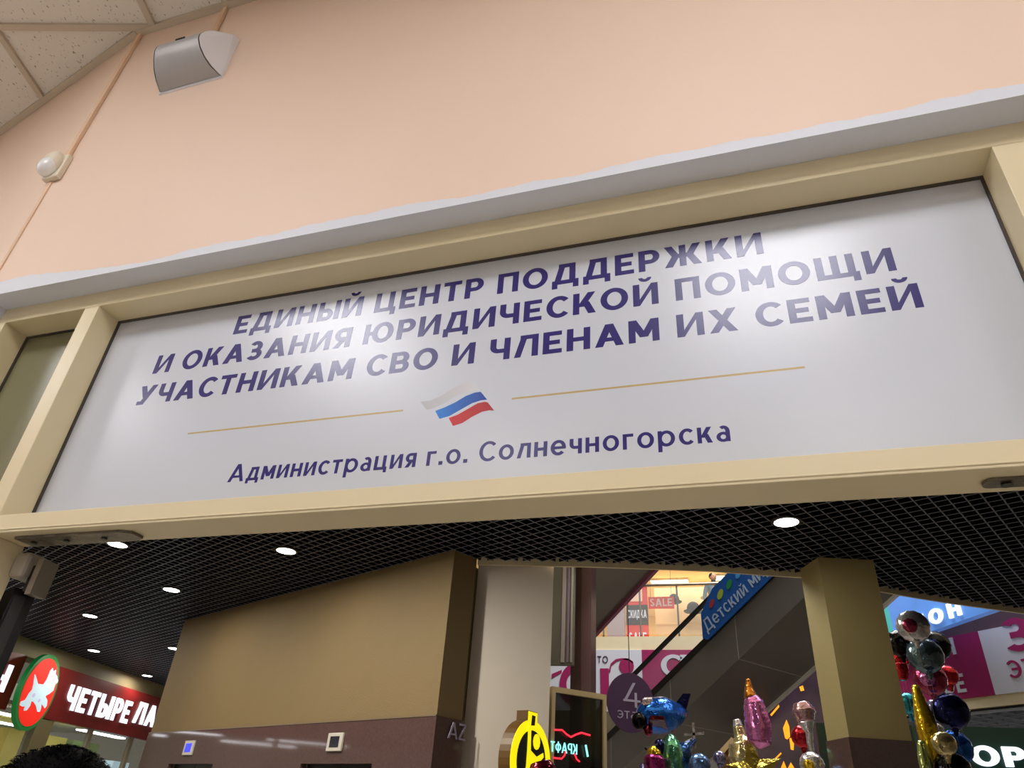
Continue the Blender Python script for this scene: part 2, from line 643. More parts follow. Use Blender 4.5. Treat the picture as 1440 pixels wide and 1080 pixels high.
b = MB()
for base, d, nrm in ((node, e1, e2), (node, e2, e1)):
    for k in range(-16, 17):
        p = base + nrm * (k * .6)
        for t0, t1 in clip_line(p, d, ROOMPOLY):
            if t1 - t0 > .03:
                q = p + d * t0 - nrm * .012
                b.obox((q.x, q.y, CEIL), (d.x * (t1 - t0), d.y * (t1 - t0), 0), (nrm.x * .024, nrm.y * .024, 0), (0, 0, .012))
M_TEE = mat('ceiling tee bar', (200, 186, 162), rough=0.5, var=0.02)
struct(b.build('trim_1', M_TEE))
b = MB()
b.box((-1.874, YW - .022, CEIL - .004), (3.6, YW + .001, CEIL + .011))
b.obox((-1.876, YW - .001, CEIL - .004), dl * 2.9, -nl * .022, (0, 0, .015))
struct(b.build('trim_2', M_TEE))

# lamps on the room ceiling; the sign mirrors the nearer ones
LAMPS = [(-4.1, -.5, 'farthest left, added unseen to light the wall'), (-2.0, -.55, 'second from the left, nearest the doorway'), (.26, -.55, 'straight above the camera'), (2.4, -.6, 'by the right wall nearest the doorway'),  # the farthest left lamp is added only to brighten the left wall
         (-1.6, -2.3, 'in the second row on the left'), (.75, -2.3, 'in the second row in the middle'), (2.7, -2.3, 'in the second row on the right')]
M_PANELLAMP = mat('lit lamp diffuser', (250, 250, 255), rough=0.4, emit=19.5, var=0.0)
M_PANELDIM = mat('dimmer lamp diffuser', (250, 250, 255), rough=0.4, emit=9.0, var=0.0)
HS = .34
for x, y, where in LAMPS:
    t = thing('ceiling_lamp', (x, y, CEIL - .05), 'square white lamp panel on the room ceiling, ' + where, 'lamp', 'lamp panels on the room ceiling')
    b = MB()
    h2 = HS + .03
    b.box((x - h2, y - h2, CEIL - .05), (x + h2, y - HS, CEIL - .004)).box((x - h2, y + HS, CEIL - .05), (x + h2, y + h2, CEIL - .004))
    b.box((x - h2, y - HS, CEIL - .05), (x - HS, y + HS, CEIL - .004)).box((x + HS, y - HS, CEIL - .05), (x + h2, y + HS, CEIL - .004))
    b.build('lamp_frame', M_WHITE, t)
    MB().box((x - HS, y - HS, CEIL - .045), (x + HS, y + HS, CEIL - .02)).build('diffuser', M_PANELLAMP if y > -1 else M_PANELDIM, t)

# ------------------------------------------------------------ aluminium partition in the opening
YF, YP, YB = 1.027, 1.1, 1.113
fr = thing('trim_3', (-.5, YF, 2.06), structure=True)
MB().box((-2.1, YF, 2.676), (1.25, YB + .02, SOF)).build('top_rail', M_FRAME, fr, bevel=.0015)
b = MB()
b.box((-2.1, YF, 2.061), (1.25, YB, 2.102))
b.box((-2.1, YF - .002, 2.066), (1.25, YF + .004, 2.07))
b.build('transom', M_FRAME, fr, bevel=.0015)
for x0, x1 in ((-1.9, -1.838), (-1.561, -1.514), (.499, .549), (.9, .95)):
    MB().box((x0, YF, 2.102), (x1, YB, 2.676)).build('mullion', M_FRAME, fr, bevel=.0015)
for x0, x1 in ((-1.561, -1.514), (.499, .549)):
    MB().box((x0, YF, 0), (x1, YB, 2.061)).build('jamb', M_FRAME, fr, bevel=.0015)
for x0, x1 in ((-1.838, -1.561), (-1.514, .499), (.549, .9)):
    b = MB()
    b.box((x0, YP - .006, 2.672), (x1, YP, 2.676)).box((x0, YP - .006, 2.102), (x0 + .004, YP, 2.672)).box((x1 - .004, YP - .006, 2.102), (x1, YP, 2.672))
    b.build('gasket', M_GASKET, fr)
struct(MB().box((-1.838, YP, 2.102), (-1.561, YP + .01, 2.676)).build('window_1', M_TILT))
struct(MB().box((.549, YP, 2.102), (.9, YP + .01, 2.676)).build('window_2', M_TILT))
struct(MB().box((-1.95, YP - .02, 0), (-1.561, YP - .01, 2.061)).build('window_3', M_TILT))
struct(MB().box((.549, YP - .02, 0), (1.25, YP - .01, 2.061)).build('window_4', M_TILT))

# ------------------------------------------------------------ the sign above the doorway
sg = thing('sign_board', (-.51, YP, 2.102), 'wide glossy white sign with violet writing and tricolour flag above the doorway', 'sign')
sface = MB().box((-1.514, YP, 2.102), (.499, YP + .008, 2.676)).build('sign_face', M_SIGN, sg)
UX, UZ = (1, 0, 0), (0, 0, 1)
YS = YP + .0004


def sign_line(body, x0, x1, z, h, wt, gap):
    # every word of a line is a piece of its own on the sign face
    adv, pos = 0.0, []
    for w_ in body.split(' '):
        wl_ = sum(glyph(c_, wt)[1] + gap for c_ in w_) - gap
        pos.append((w_, adv, wl_))
        adv += wl_ + gap + .22 + gap
    tot = adv - gap - .22 - gap
    k_ = (x1 - x0) / tot
    for w_, a_, wl_ in pos:
        lettering(w_, (x0 + a_ * k_, YS, z), UX, UZ, wl_ * k_, h, wt, gap).build('lettering', M_INK, sface)


sign_line('ЕДИНЫЙ ЦЕНТР ПОДДЕРЖКИ', -1.123, .103, EYE + .974, .0555, .215, .155)
sign_line('И ОКАЗАНИЯ ЮРИДИЧЕСКОЙ ПОМОЩИ', -1.330, .318, EYE + .887, .0545, .215, .155)
sign_line('УЧАСТНИКАМ СВО И ЧЛЕНАМ ИХ СЕМЕЙ', -1.345, .342, EYE + .799, .0535, .215, .155)
sign_line('Администрация г.о. Солнечногорска', -1.006, .003, EYE + .5735, .0405, .165, .15)
for x0, x1 in ((-1.154, -.623), (-.392, .137)):
    MB().box((x0, YS - .0006, EYE + .7015), (x1, YS, EYE + .7055)).build('rule_line', M_GOLD, sface)


def stripe(top, bot, m, lab):
    mb = MB()
    mb.prism([(x, z) for x, z in top] + [(x, z) for x, z in bot[::-1]], (0, YS, 0), UX, UZ, .0006)
    o = mb.build('flag_stripe', m, sface)
    o['label'] = lab


def fpx(pts):
    return pts


stripe([(-0.5875, 2.3199), (-0.5656, 2.3198), (-0.5433, 2.3280), (-0.5219, 2.3422), (-0.4998, 2.3512), (-0.4817, 2.3531), (-0.4739, 2.3513)],
       [(-0.5704, 2.2987), (-0.5553, 2.3011), (-0.5334, 2.3101), (-0.5121, 2.3242), (-0.4900, 2.3306), (-0.4704, 2.3315), (-0.4598, 2.3311)],
       mat_ramp('pale grey flag ink', (176, 174, 178), (214, 213, 214), 0, -.10, .06), 'pale grey stripe')
stripe([(-0.5513, 2.2941), (-0.5321, 2.3001), (-0.5104, 2.3091), (-0.4890, 2.3214), (-0.4700, 2.3273), (-0.4580, 2.3275)],
       [(-0.5396, 2.2749), (-0.5190, 2.2791), (-0.4963, 2.2911), (-0.4736, 2.3031), (-0.4562, 2.3076), (-0.4428, 2.3076)],
       mat_ramp('blue flag ink', (10, 130, 220), (36, 62, 150), 0, -.06, .07), 'blue stripe')
stripe([(-0.5199, 2.2744), (-0.5011, 2.2804), (-0.4813, 2.2910), (-0.4616, 2.3017), (-0.4469, 2.3032), (-0.4408, 2.3009)],
       [(-0.5087, 2.2557), (-0.4899, 2.2600), (-0.4705, 2.2722), (-0.4508, 2.2811), (-0.4363, 2.2827), (-0.4259, 2.2807)],
       mat_ramp('red flag ink', (205, 30, 34), (170, 34, 40), 0, -.03, .08), 'red stripe')

# ------------------------------------------------------------ door pivots, closer and the open leaf
t = thing('pivot_plate', (-1.30, 1.07, 2.05), 'worn steel pivot plate let into the underside of the transom at left', 'plate')
b = MB()
b.box((-1.47, 1.05, 2.055), (-1.19, 1.1, 2.0605))
b.hexa([(-1.19, 1.05), (-1.165, 1.06), (-1.165, 1.09), (-1.19, 1.1)], 2.055, 2.0605)
b.build('plate', M_STEEL, t)
for x in (-1.44, -1.35, -1.25):
    MB().lathe([(.007, 0), (.006, .003)], (x, 1.075, 2.052), seg=12).build('screw', M_DGREY, t)
t = thing('pivot_plate', (.42, 1.07, 2.05), 'grey metal slot plate under the transom at the right edge', 'plate')
b = MB()
b.hexa([(.335 + .012 * (1 - math.cos(a)), 1.072 - .014 * math.sin(a)) for a in [math.pi / 2 - math.pi * k / 10 for k in range(11)]] +
       [(.494, 1.086), (.494, 1.058)], 2.056, 2.0605)
b.build('plate', M_STEEL, t)
b = MB()
b.lathe([(.008, 0), (.006, .003)], (.365, 1.072, 2.053), seg=12)
b.build('screw', M_DGREY, t)

t = thing('door_closer', (-1.49, 1.15, 1.97), 'boxy grey cover with steel plate at the top left door corner', 'door closer')
MB().box((-1.513, 1.10, 1.99), (-1.472, 1.155, 2.045)).build('cover', M_GREYBOX, t, bevel=.008)
MB().box((-1.452, 1.11, 1.955), (-1.436, 1.15, 2.03)).build('plate', mat('dull steel plate', (150, 140, 124), rough=.4, metal=.5), t)
MB().box((-1.474, 1.12, 1.965), (-1.452, 1.15, 2.02)).build('arm', M_BLACK, t)

dr = thing('door_1', (-1.5, 1.15, 0), structure=True)
b = MB()
hd = Vector((-.93, .36, 0))
hn = Vector((.36, .93, 0))
b.obox((-1.505, 1.125, .02), hd * .08, hn * .045, (0, 0, 1.955))
b.obox(Vector((-1.505, 1.125, .02)) + hd * .82, hd * .08, hn * .045, (0, 0, 1.955))
b.obox(Vector((-1.505, 1.125, 1.895)) + hd * .08, hd * .74, hn * .045, (0, 0, .08))
b.obox(Vector((-1.505, 1.125, .02)) + hd * .08, hd * .74, hn * .045, (0, 0, .1))
b.build('leaf_frame', M_BLACK, dr)
MB().obox(Vector((-1.505, 1.125, .12)) + hd * .08 + hn * .018, hd * .74, hn * .008, (0, 0, 1.775)).build('pane', glass('tinted door glass', (40, 44, 46), .5), dr)
MB().obox(Vector((-1.5035, 1.129, .02)), hd * .005 - hd * .012, hn * .022, (0, 0, 1.94)).build('edge_seal', M_DGREY, dr)

# ------------------------------------------------------------ things on the wall above
sp = thing('wall_speaker', (-1.485, YW, EYE + 1.905), 'white wedge speaker with silver curved grille high on the peach wall', 'speaker')
prof = [(.968, 1.905), (.952, 1.905), (.928, 1.909), (.902, 1.922), (.881, 1.944), (.868, 1.970), (.867, 1.990), (.874, 2.012), (.890, 2.041)]


def spx(y, side):
    k = (YW - y) / (YW - .867)
    return -1.372 - .034 * k if side > 0 else -1.6 + .034 * k


b = MB()
n = len(prof)
v = []
for y, z in prof:
    v += [(spx(y, -1), y, EYE + z), (spx(y, 1), y, EYE + z)]
b.add(v, [(2 * i, 2 * i + 1, 2 * i + 3, 2 * i + 2) for i in range(n - 1)])
b.build('grille', M_GRILLE, sp, smooth=True)
b = MB()
top = [(-1.6, YW, EYE + 2.105), (-1.372, YW, EYE + 2.105)]
L = [(spx(y, -1) - .004, y, EYE + z) for y, z in prof]
Rr = [(spx(y, 1) + .004, y, EYE + z) for y, z in prof]
v = L + [(-1.604, .942, EYE + 2.09), (-1.604, YW, EYE + 2.105)]
b.add(v, [tuple(range(n + 2))])
v = Rr + [(-1.37, .942, EYE + 2.09), (-1.368, YW, EYE + 2.105)]
b.add(v, [tuple(range(n + 2))[::-1]])
b.add([L[-1], Rr[-1], (-1.37, .942, EYE + 2.09), (-1.604, .942, EYE + 2.09), (-1.368, YW, EYE + 2.105), (-1.604, YW, EYE + 2.105)], [(0, 1, 2, 3), (3, 2, 4, 5)])
b.box((-1.606, YW - .006, EYE + 1.898), (-1.366, YW, EYE + 1.906))
b.build('cabinet', M_SPEAK, sp)
b = MB()
for k in range(4):
    b.box((-1.50 + k * .009, .8665, EYE + 1.997), (-1.494 + k * .009, .875, EYE + 2.003))
b.build('badge', M_DGREY, sp)

tag(MB().box((-1.504, YW - .012, EYE + 2.1), (-1.487, YW, CEIL - .004)).build('cable_trunking', M_TRUNK, bevel=.002),
    'short peach cable trunking between speaker and ceiling', 'cable trunking')
tag(MB().obox((-1.857, YW - .012, EYE + 1.66), (-.017, 0, 0), (0, .012, 0), (0, 0, CEIL - .004 - EYE - 1.66)).build('cable_trunking', M_TRUNK, bevel=.002),
    'long peach cable trunking down the wall corner to the motion sensor', 'cable trunking')
tag(MB().obox((-1.873, YW - .004, 2.7), (-.010, 0, 0), (0, .006, 0), (0, 0, EYE + 1.6 - 2.7)).build('cable', M_TRUNK),
    'thin painted cable running down the wall corner below the sensor', 'cable')

pr = thing('motion_sensor', (-1.87, YW, EYE + 1.56), 'small ivory motion sensor with domed lens in the wall corner', 'sensor')
b = MB()
b.box((-1.905, YW - .018, EYE + 1.575), (-1.842, YW, EYE + 1.675))
b.build('bracket', M_PIR, pr, bevel=.004)
b = MB()
b.ball((-1.884, YW - .022, EYE + 1.632), .035, .026, .050, 20, 14)
b.build('housing', M_PIR, pr, smooth=True)
b = MB()
b.ball((-1.886, YW - .026, EYE + 1.614), .033, .028, .034, 20, 14)
b.build('lens', M_LENS, pr, smooth=True)

# ============================================================ THE MALL OUTSIDE
MC = 3.45
EDGE = [(-2.0715, 5.2820), (-1.6204, 5.3598), (-1.1683, 5.4370), (-0.7028, 5.5413), (-0.2454, 5.6438), (0.0980, 5.7685), (0.4411, 5.8752), (0.7386, 6.0869), (1.0347, 6.3041), (1.3320, 6.5075), (1.6231, 6.6944), (1.9164, 6.8638), (2.2148, 7.0361)]
EDGE = EDGE + [(3.3, 8.05), (4.5, 9.6)]
CP = [(-8.4, 1.24), (4.5, 1.24)] + EDGE[::-1] + [(-2.07, 5.285), (-2.185, 5.035), (-6.43, 7.015), (-7.2, 12.4), (-10.7, 12.4)]
gd = Vector((.906, -.423))
ge = Vector((.423, .906))
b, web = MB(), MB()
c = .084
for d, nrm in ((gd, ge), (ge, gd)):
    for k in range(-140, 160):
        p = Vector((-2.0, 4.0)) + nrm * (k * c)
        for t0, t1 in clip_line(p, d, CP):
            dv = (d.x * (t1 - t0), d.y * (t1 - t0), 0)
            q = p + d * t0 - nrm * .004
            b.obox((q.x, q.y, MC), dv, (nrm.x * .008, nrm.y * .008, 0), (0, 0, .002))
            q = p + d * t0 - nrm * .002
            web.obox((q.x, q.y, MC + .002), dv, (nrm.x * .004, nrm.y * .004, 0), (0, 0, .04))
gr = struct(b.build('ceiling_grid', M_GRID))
web.build('web', mat('shade-tone gloss profile web', (8, 10, 22), rough=.3), gr)  # near-black bar sides: their shade is put into the colour
struct(MB().hexa(CP, MC + .42, MC + .5).build('ceiling_mall', M_PLENUM))
# tan fascia along the atrium edge
b = MB()
for (x0, y0), (x1, y1) in zip(EDGE[:-1], EDGE[1:]):
    d = Vector((x1 - x0, y1 - y0, 0))
    n2 = Vector((-d.y, d.x, 0)).normalized()
    b.obox((x0, y0, MC - .035), d, n2 * .02, (0, 0, 1.3))
struct(b.build('trim_4', M_TRIM))
struct(MB().box((-14, 1.22, -.1), (12, 24, 0)).build('floor_mall', M_FLOOR))
struct(MB().box((-14, 1.2, 0), (-1.95, 1.215, 4.4)).build('wall_mall', M_CREAM))

DL = [(-3.61, 4.84, 'nearest over the lift wall'), (-5.56, 5.77, 'second out from the lift wall corner'), (-7.5, 6.66, 'third along the row going left'),
      (-9.25, 8.5, 'above the round red dog sign'), (-7.69, 8.37, 'beside the left edge of the lift wall'), (-9.95, 10.4, 'farthest, above the lit white shop letters'),
      (.30, 4.75, 'at right in front of the square column'), (-5.06, 4.5, 'half hidden by the transom'),
      (-2.75, 3.75, 'hidden above the transom, added to light pilaster'),  # unseen extra downlight, added to brighten pilaster and column side
      (-8.63, 6.66, 'far left beside the door edge'), (-6.94, 5.35, 'just below the steel plate of the door')]
for x, y, where in DL:
    t = thing('downlight', (x, y, MC), 'round white downlight in the dark cell ceiling, ' + where, 'downlight', 'downlights in the mall ceiling')
    MB().lathe([(.075, -.012), (.095, -.012), (.1, -.004), (.1, .05), (.075, .05)], (x, y, MC), seg=24).build('rim', M_BLACK, t, smooth=False)
    MB().lathe([(.0, -.016), (.06, -.016), (.078, -.0125)], (x, y, MC), seg=24).build('lens', M_LAMP, t)
    l = bpy.data.lights.new('downlight_beam', 'AREA')
    l.shape = 'DISK'
    l.size = .14
    l.energy = 50 if 'hidden' in where else (4 if 'square column' in where else 9)
    l.color = (1.0, .93, .8)
    lo = bpy.data.objects.new('downlight_beam', l)
    lo.location = (0, 0, -.03)
    lo.parent = t
    COL.objects.link(lo)

struct(MB().box((6.0, 1.22, 0), (6.2, 9.0, 4.4)).build('wall_light_block', mat('brown light-blocking wall', (110, 96, 78), rough=.6)))  # unseen wall added to keep light off the column front
# ------------------------------------------------------------ lift block
bM = Vector((-2.18, 5.04, 0))
ua = Vector((-.906, .423, 0))       # along its front, to the left
un = Vector((-.423, -.906, 0))      # out of its front
ur = Vector((.423, .906, 0))        # along its right side, away


def blk(a, z, o=0.0):
    p = bM + ua * a + un * o
    return Vector((p.x, p.y, z))


GZ = 2.25
b = MB()
b.hexa([tuple(blk(0, 0)[:2]), tuple(blk(4.68, 0)[:2]), tuple((blk(4.68, 0) + ur * 3)[:2]), tuple((blk(.0, 0) + ur * .25)[:2])], GZ, MC + .5)
struct(b.build('wall_lift', M_BEIGE))
# granite base with two lift doorways
b = MB()
OP = [(.64, 1.58), (3.06, 3.99)]
for a0, a1, z0, z1 in ((-.0, .64, 0, GZ), (1.58, 3.06, 0, GZ), (3.99, 4.70, 0, GZ), (.64, 1.58, 1.95, GZ), (3.06, 3.99, 1.95, GZ)):
    b.obox(blk(a0, z0, .012), ua * (a1 - a0), -un * .06, (0, 0, z1 - z0))
b.obox(blk(0, 0, .012) , ur * .28 , Vector((.906, -.423, 0)) * .012, (0, 0, GZ))
struct(b.build('wall_granite', M_GRANITE))
M_DOORD = mat('dark lift door', (30, 26, 26), rough=.3, metal=.3)
for i, (a0, a1) in enumerate(OP):
    t = thing('door_%d' % (i + 2), blk((a0 + a1) / 2, 0, -.05), structure=True)
    am = (a0 + a1) / 2
    MB().obox(blk(a0, 0, -.05), ua * (am - a0 - .004), -un * .03, (0, 0, 1.95)).build('door_leaf', M_DOORD, t)
    MB().obox(blk(am + .004, 0, -.05), ua * (a1 - am - .004), -un * .03, (0, 0, 1.95)).build('door_leaf', M_DOORD, t)
b = MB()
b.obox(blk(-.01, GZ - .004, .016), ua * 4.7, -un * .03, (0, 0, .01))
struct(b.build('trim_5', mat('thin granite cap', (120, 104, 84), rough=.3)))
# floor displays above the lifts
for a, z, scr, lab in ((3.62, EYE + .485, (52, 60, 235), 'white framed lift display with blue lit screen, left of the pair'),
                       (1.14, EYE + .495, (40, 40, 52), 'white framed lift display with dark screen, right of the pair')):
    t = thing('lift_display', blk(a, z - .06, .012), lab, 'display', 'lift displays on the granite wall')
    MB().obox(blk(a - .1, z - .06, .03), ua * .2, -un * .018, (0, 0, .13)).build('housing', mat('display housing', (205, 200, 190), rough=.4), t, bevel=.004)
    MB().obox(blk(a - .06, z - .033, .0325), ua * .12, -un * .002, (0, 0, .078)).build('screen', mat('lift screen %d' % scr[0], scr, rough=.2, emit=1.0 if scr[2] > 200 else .03), t)
uz = (0, 0, 1)
nr = Vector((.906, -.423, 0))
tag(lettering('AZ', bM + ur * .10 + nr * .026 + Vector((0, 0, EYE + .52)), ur, uz, .17, .105, .13, .12, depth=.006).build('wall_letters', M_LILAC),
    'pale letters A and Z on the granite side of the lift block', 'letters')

# wide pale pilaster behind the ceiling edge
PA, PB = (-2.0842, 5.3525), (-1.4797, 5.4021)
pa, pb = Vector((PA[0] - .02, PA[1] + .04, 0)), Vector((PB[0] + .01, PB[1] + .04, 0))
pd = pb - pa
pn = Vector((-pd.y, pd.x, 0)).normalized()
t = thing('pilaster', (pa + pd * .5), 'wide pale beige pilaster between lift block and glass kiosk', 'pillar')
pv = Vector((pb.x * 1.06, pb.y, 0)).normalized()
MB().obox(pa, pd, pv * .24, (0, 0, 5.2)).build('shaft', M_PANEL, t)
MB().obox(pa + Vector((-.035, -.02, 0)), pd.normalized() * .03, pn * .3, (0, 0, 3.42)).build('corner_strip', mat('olive corner strip', (120, 112, 78), rough=.4), t)

# square column right of centre
cM, cL, cR = Vector((.53, 5.5, 0)), Vector((.413, 5.766, 0)), Vector((.912, 5.605, 0))
cB = cL + cR - cM
t = thing('column', (cM + cB) / 2, 'square olive beige column with granite foot, right of the escalator', 'column')
MB().hexa([tuple(p[:2]) for p in (cM, cR, cB, cL)], GZ, MC - .003).build('shaft', M_OLIVE, t)
g = .012
cc = (cM + cB) / 2
MB().hexa([tuple((cc + (p - cc) * 1.04)[:2]) for p in (cM, cR, cB, cL)], 0, GZ).build('granite_base', M_GRANITE, t)

# ------------------------------------------------------------ pet shop on the left
F0 = Vector((-9.7, 7.53, 0))
fu = Vector((-.2, .98, 0))
fn = Vector((.98, .2, 0))


def fac(s, z, o=0.0):
    p = F0 + fu * s + fn * o
    return Vector((p.x, p.y, z))


b = MB()
b.obox(fac(-6.3, 3.22, 0), fu * 11.5, -fn * .3, (0, 0, .6))
struct(b.build('wall_shop', mat('greige bulkhead', (150, 138, 104), rough=.6)))
struct(MB().obox(fac(-6.3, 0, -3.2), fu * 11.5, -fn * .1, (0, 0, 3.4)).build('wall_shop_rear', mat('pale shop wall', (214, 214, 200), rough=.6)))
struct(MB().obox(fac(-6.3, 2.67, -3.2), fu * 11.5, fn * 2.85, (0, 0, .05)).build('ceiling_shop', M_WHITE))
t = thing('shop_fascia', fac(1.5, 2.53, 0), 'long dark red shop fascia with lit white letters under the bulkhead', 'fascia')
MB().obox(fac(-6.3, 2.53, .02), fu * 6.55, fn * .1, (0, 0, .69)).build('panel', M_RED, t)
MB().obox(fac(.62, 2.53, .02), fu * 4.6, fn * .1, (0, 0, .69)).build('panel', M_RED, t)
pl_ = t.children[1] if 'panel' in t.children[1].name else t.children[0]
for word, s0, zz, wds in (('ЧЕТЫРЕ', 1.34, EYE + 1.10, (.29, .25, .27, .40, .27, .25)), ('ЛАПЫ', 3.17, EYE + 1.14, (.36, .36, .32, .4)), ('МАГАЗИН', -2.30, EYE + 1.12, (.42, .34, .30, .34, .32, .36, .34))):
    x = s0
    for ch, wd in zip(word, wds):
        lettering(ch, fac(x, zz, .122), fu, uz, wd - .055, .335, .22, .1, depth=.02).build('letter', M_LIT, pl_)
        x += wd
# round dog sign
du_ = Vector((-.40, .917, 0))
dc = fac(.64, EYE + 1.21, .2) - du_ * .1
t = thing('round_sign', fac(.64, EYE + .74, .2), 'round lit red sign with white dog and green rim beside the shop letters', 'sign')
N = 40


def disc(r, o, h, mb=None):
    mb = mb or MB()
    mb.prism([(r * math.cos(2 * math.pi * k / N), r * math.sin(2 * math.pi * k / N)) for k in range(N)], dc, du_, uz, h, o)
    return mb


disc(.49, -.02, .06).build('rim', mat('lit green rim', (18, 110, 48), rough=.4, emit=.35), t)
dface = disc(.435, .041, .006).build('face', mat('lit red acrylic', (232, 36, 20), rough=.4, emit=.55, var=0), t)
dog = [(-0.288, 0.181), (-0.205, 0.134), (-0.122, 0.087), (0.028, 0.102), (0.058, 0.159), (0.07, 0.215), (0.068, 0.286), (0.106, 0.337), (0.167, 0.297), (0.222, 0.33), (0.25, 0.281), (0.326, 0.257), (0.393, 0.213), (0.4, 0.187), (0.356, 0.153), (0.372, 0.075), (0.295, 0.019), (0.234, -0.008), (0.211, -0.028), (0.31, -0.067), (0.349, -0.132), (0.322, -0.171), (0.244, -0.146), (0.179, -0.129), (0.214, -0.184), (0.22, -0.227), (0.154, -0.235), (0.055, -0.17), (-0.058, -0.134), (-0.117, -0.134), (-0.104, -0.191), (-0.143, -0.254), (-0.215, -0.267), (-0.227, -0.212), (-0.29, -0.225), (-0.372, -0.218), (-0.382, -0.178), (-0.285, -0.14), (-0.261, -0.061), (-0.216, -0.004), (-0.237, 0.061), (-0.274, 0.123), (-0.305, 0.178)]
MB().prism(dog, dc, du_, uz, .006, .047).build('dog_emblem', mat('lit pale blue acrylic', (196, 222, 236), rough=.4, emit=.45, var=0), dface)
for s_, z_, r_ in ((-.12, -.06, .035), (.08, -.10, .03), (.26, .2, .03)):
    mb = MB()
    mb.prism([(s_ + r_ * math.cos(k * .52), z_ + r_ * .8 * math.sin(k * .52)) for k in range(12)], dc, du_, uz, .003, .053)
    mb.build('spot', mat('lilac spot', (200, 184, 220), rough=.4, emit=.35), dface)
# shop front below: mullions, glass, things inside
t = struct(thing('window_5', fac(2, 0, 0), structure=True))
b = MB()
for s_ in (-4.0, -2.2, -.4, 2.3, 3.45, 4.9):
    b.obox(fac(s_ - .04, 0, 0), fu * .08, fn * .06, (0, 0, 2.53))
b.build('window_frame', mat('pale shop frame', (150, 140, 118), rough=.4), t)
MB().obox(fac(-6.2, .05, .02), fu * 11.3, fn * .008, (0, 0, 2.46)).build('pane', glass('clear shop glass', (200, 215, 210), .14), t)
tag(MB().obox(fac(.95, 0, -.02), fu * .34, fn * .13, (0, 0, 2.52)).build('post', mat('khaki post', (118, 108, 76), rough=.5)),
    'khaki square post below the round dog sign', 'post')
for i, (s0, s1, z0, z1, col, lab) in enumerate(((.7, 2.2, 1.1, 2.5, (232, 200, 40), 'yellow panel inside the shop, left of the khaki post'),
                                               (2.6, 4.1, 1.1, 2.5, (228, 204, 52), 'yellow panel inside the shop, right of the khaki post'),
                                               (4.3, 5.1, 1.1, 2.5, (150, 176, 90), 'green panel inside the shop beside the yellow one'))):
    tag(MB().obox(fac(s0, z0 - 1.1, -1.6), fu * (s1 - s0), -fn * .4, (0, 0, z1 - z0 + 1.1)).build('shelf_unit', mat('shop shelf %d' % i, col, rough=.5, var=.2, scale=4)), lab, 'shelf')
M_STRIP = mat('lit strip lamp', (250, 252, 255), rough=.4, emit=7.0, var=0)
for i, (s_, o_, lab) in enumerate(((-2.6, -.9, 'front row, farthest left'), (-.6, -.9, 'front row, left of the khaki post'), (1.9, -.9, 'front row, behind the glass under the letters'), (4.0, -.9, 'front row, farthest right'),
                                   (-1.7, -2.1, 'back row, farthest left'), (.5, -2.1, 'back row, behind the khaki post'), (3.0, -2.1, 'back row, at right'))):
    t = thing('strip_lamp', fac(s_, 2.585, o_), 'white strip lamp on the pet shop ceiling, ' + lab, 'lamp', 'strip lamps in the pet shop')
    MB().obox(fac(s_ - .65, 2.605, o_ - .1), fu * 1.3, fn * .2, (0, 0, .06)).build('body', M_WHITE, t)
    MB().obox(fac(s_ - .63, 2.585, o_ - .08), fu * 1.26, fn * .16, (0, 0, .02)).build('diffuser', M_STRIP, t)
tag(MB().obox(fac(4.15, .1, -.6), fu * .5, -fn * .5, (0, 0, 2.1)).build('display_case', mat('lit pale blue case', (190, 224, 240), rough=.3, emit=.5)),
    'pale blue lit display case at the right end of the shop', 'display case')


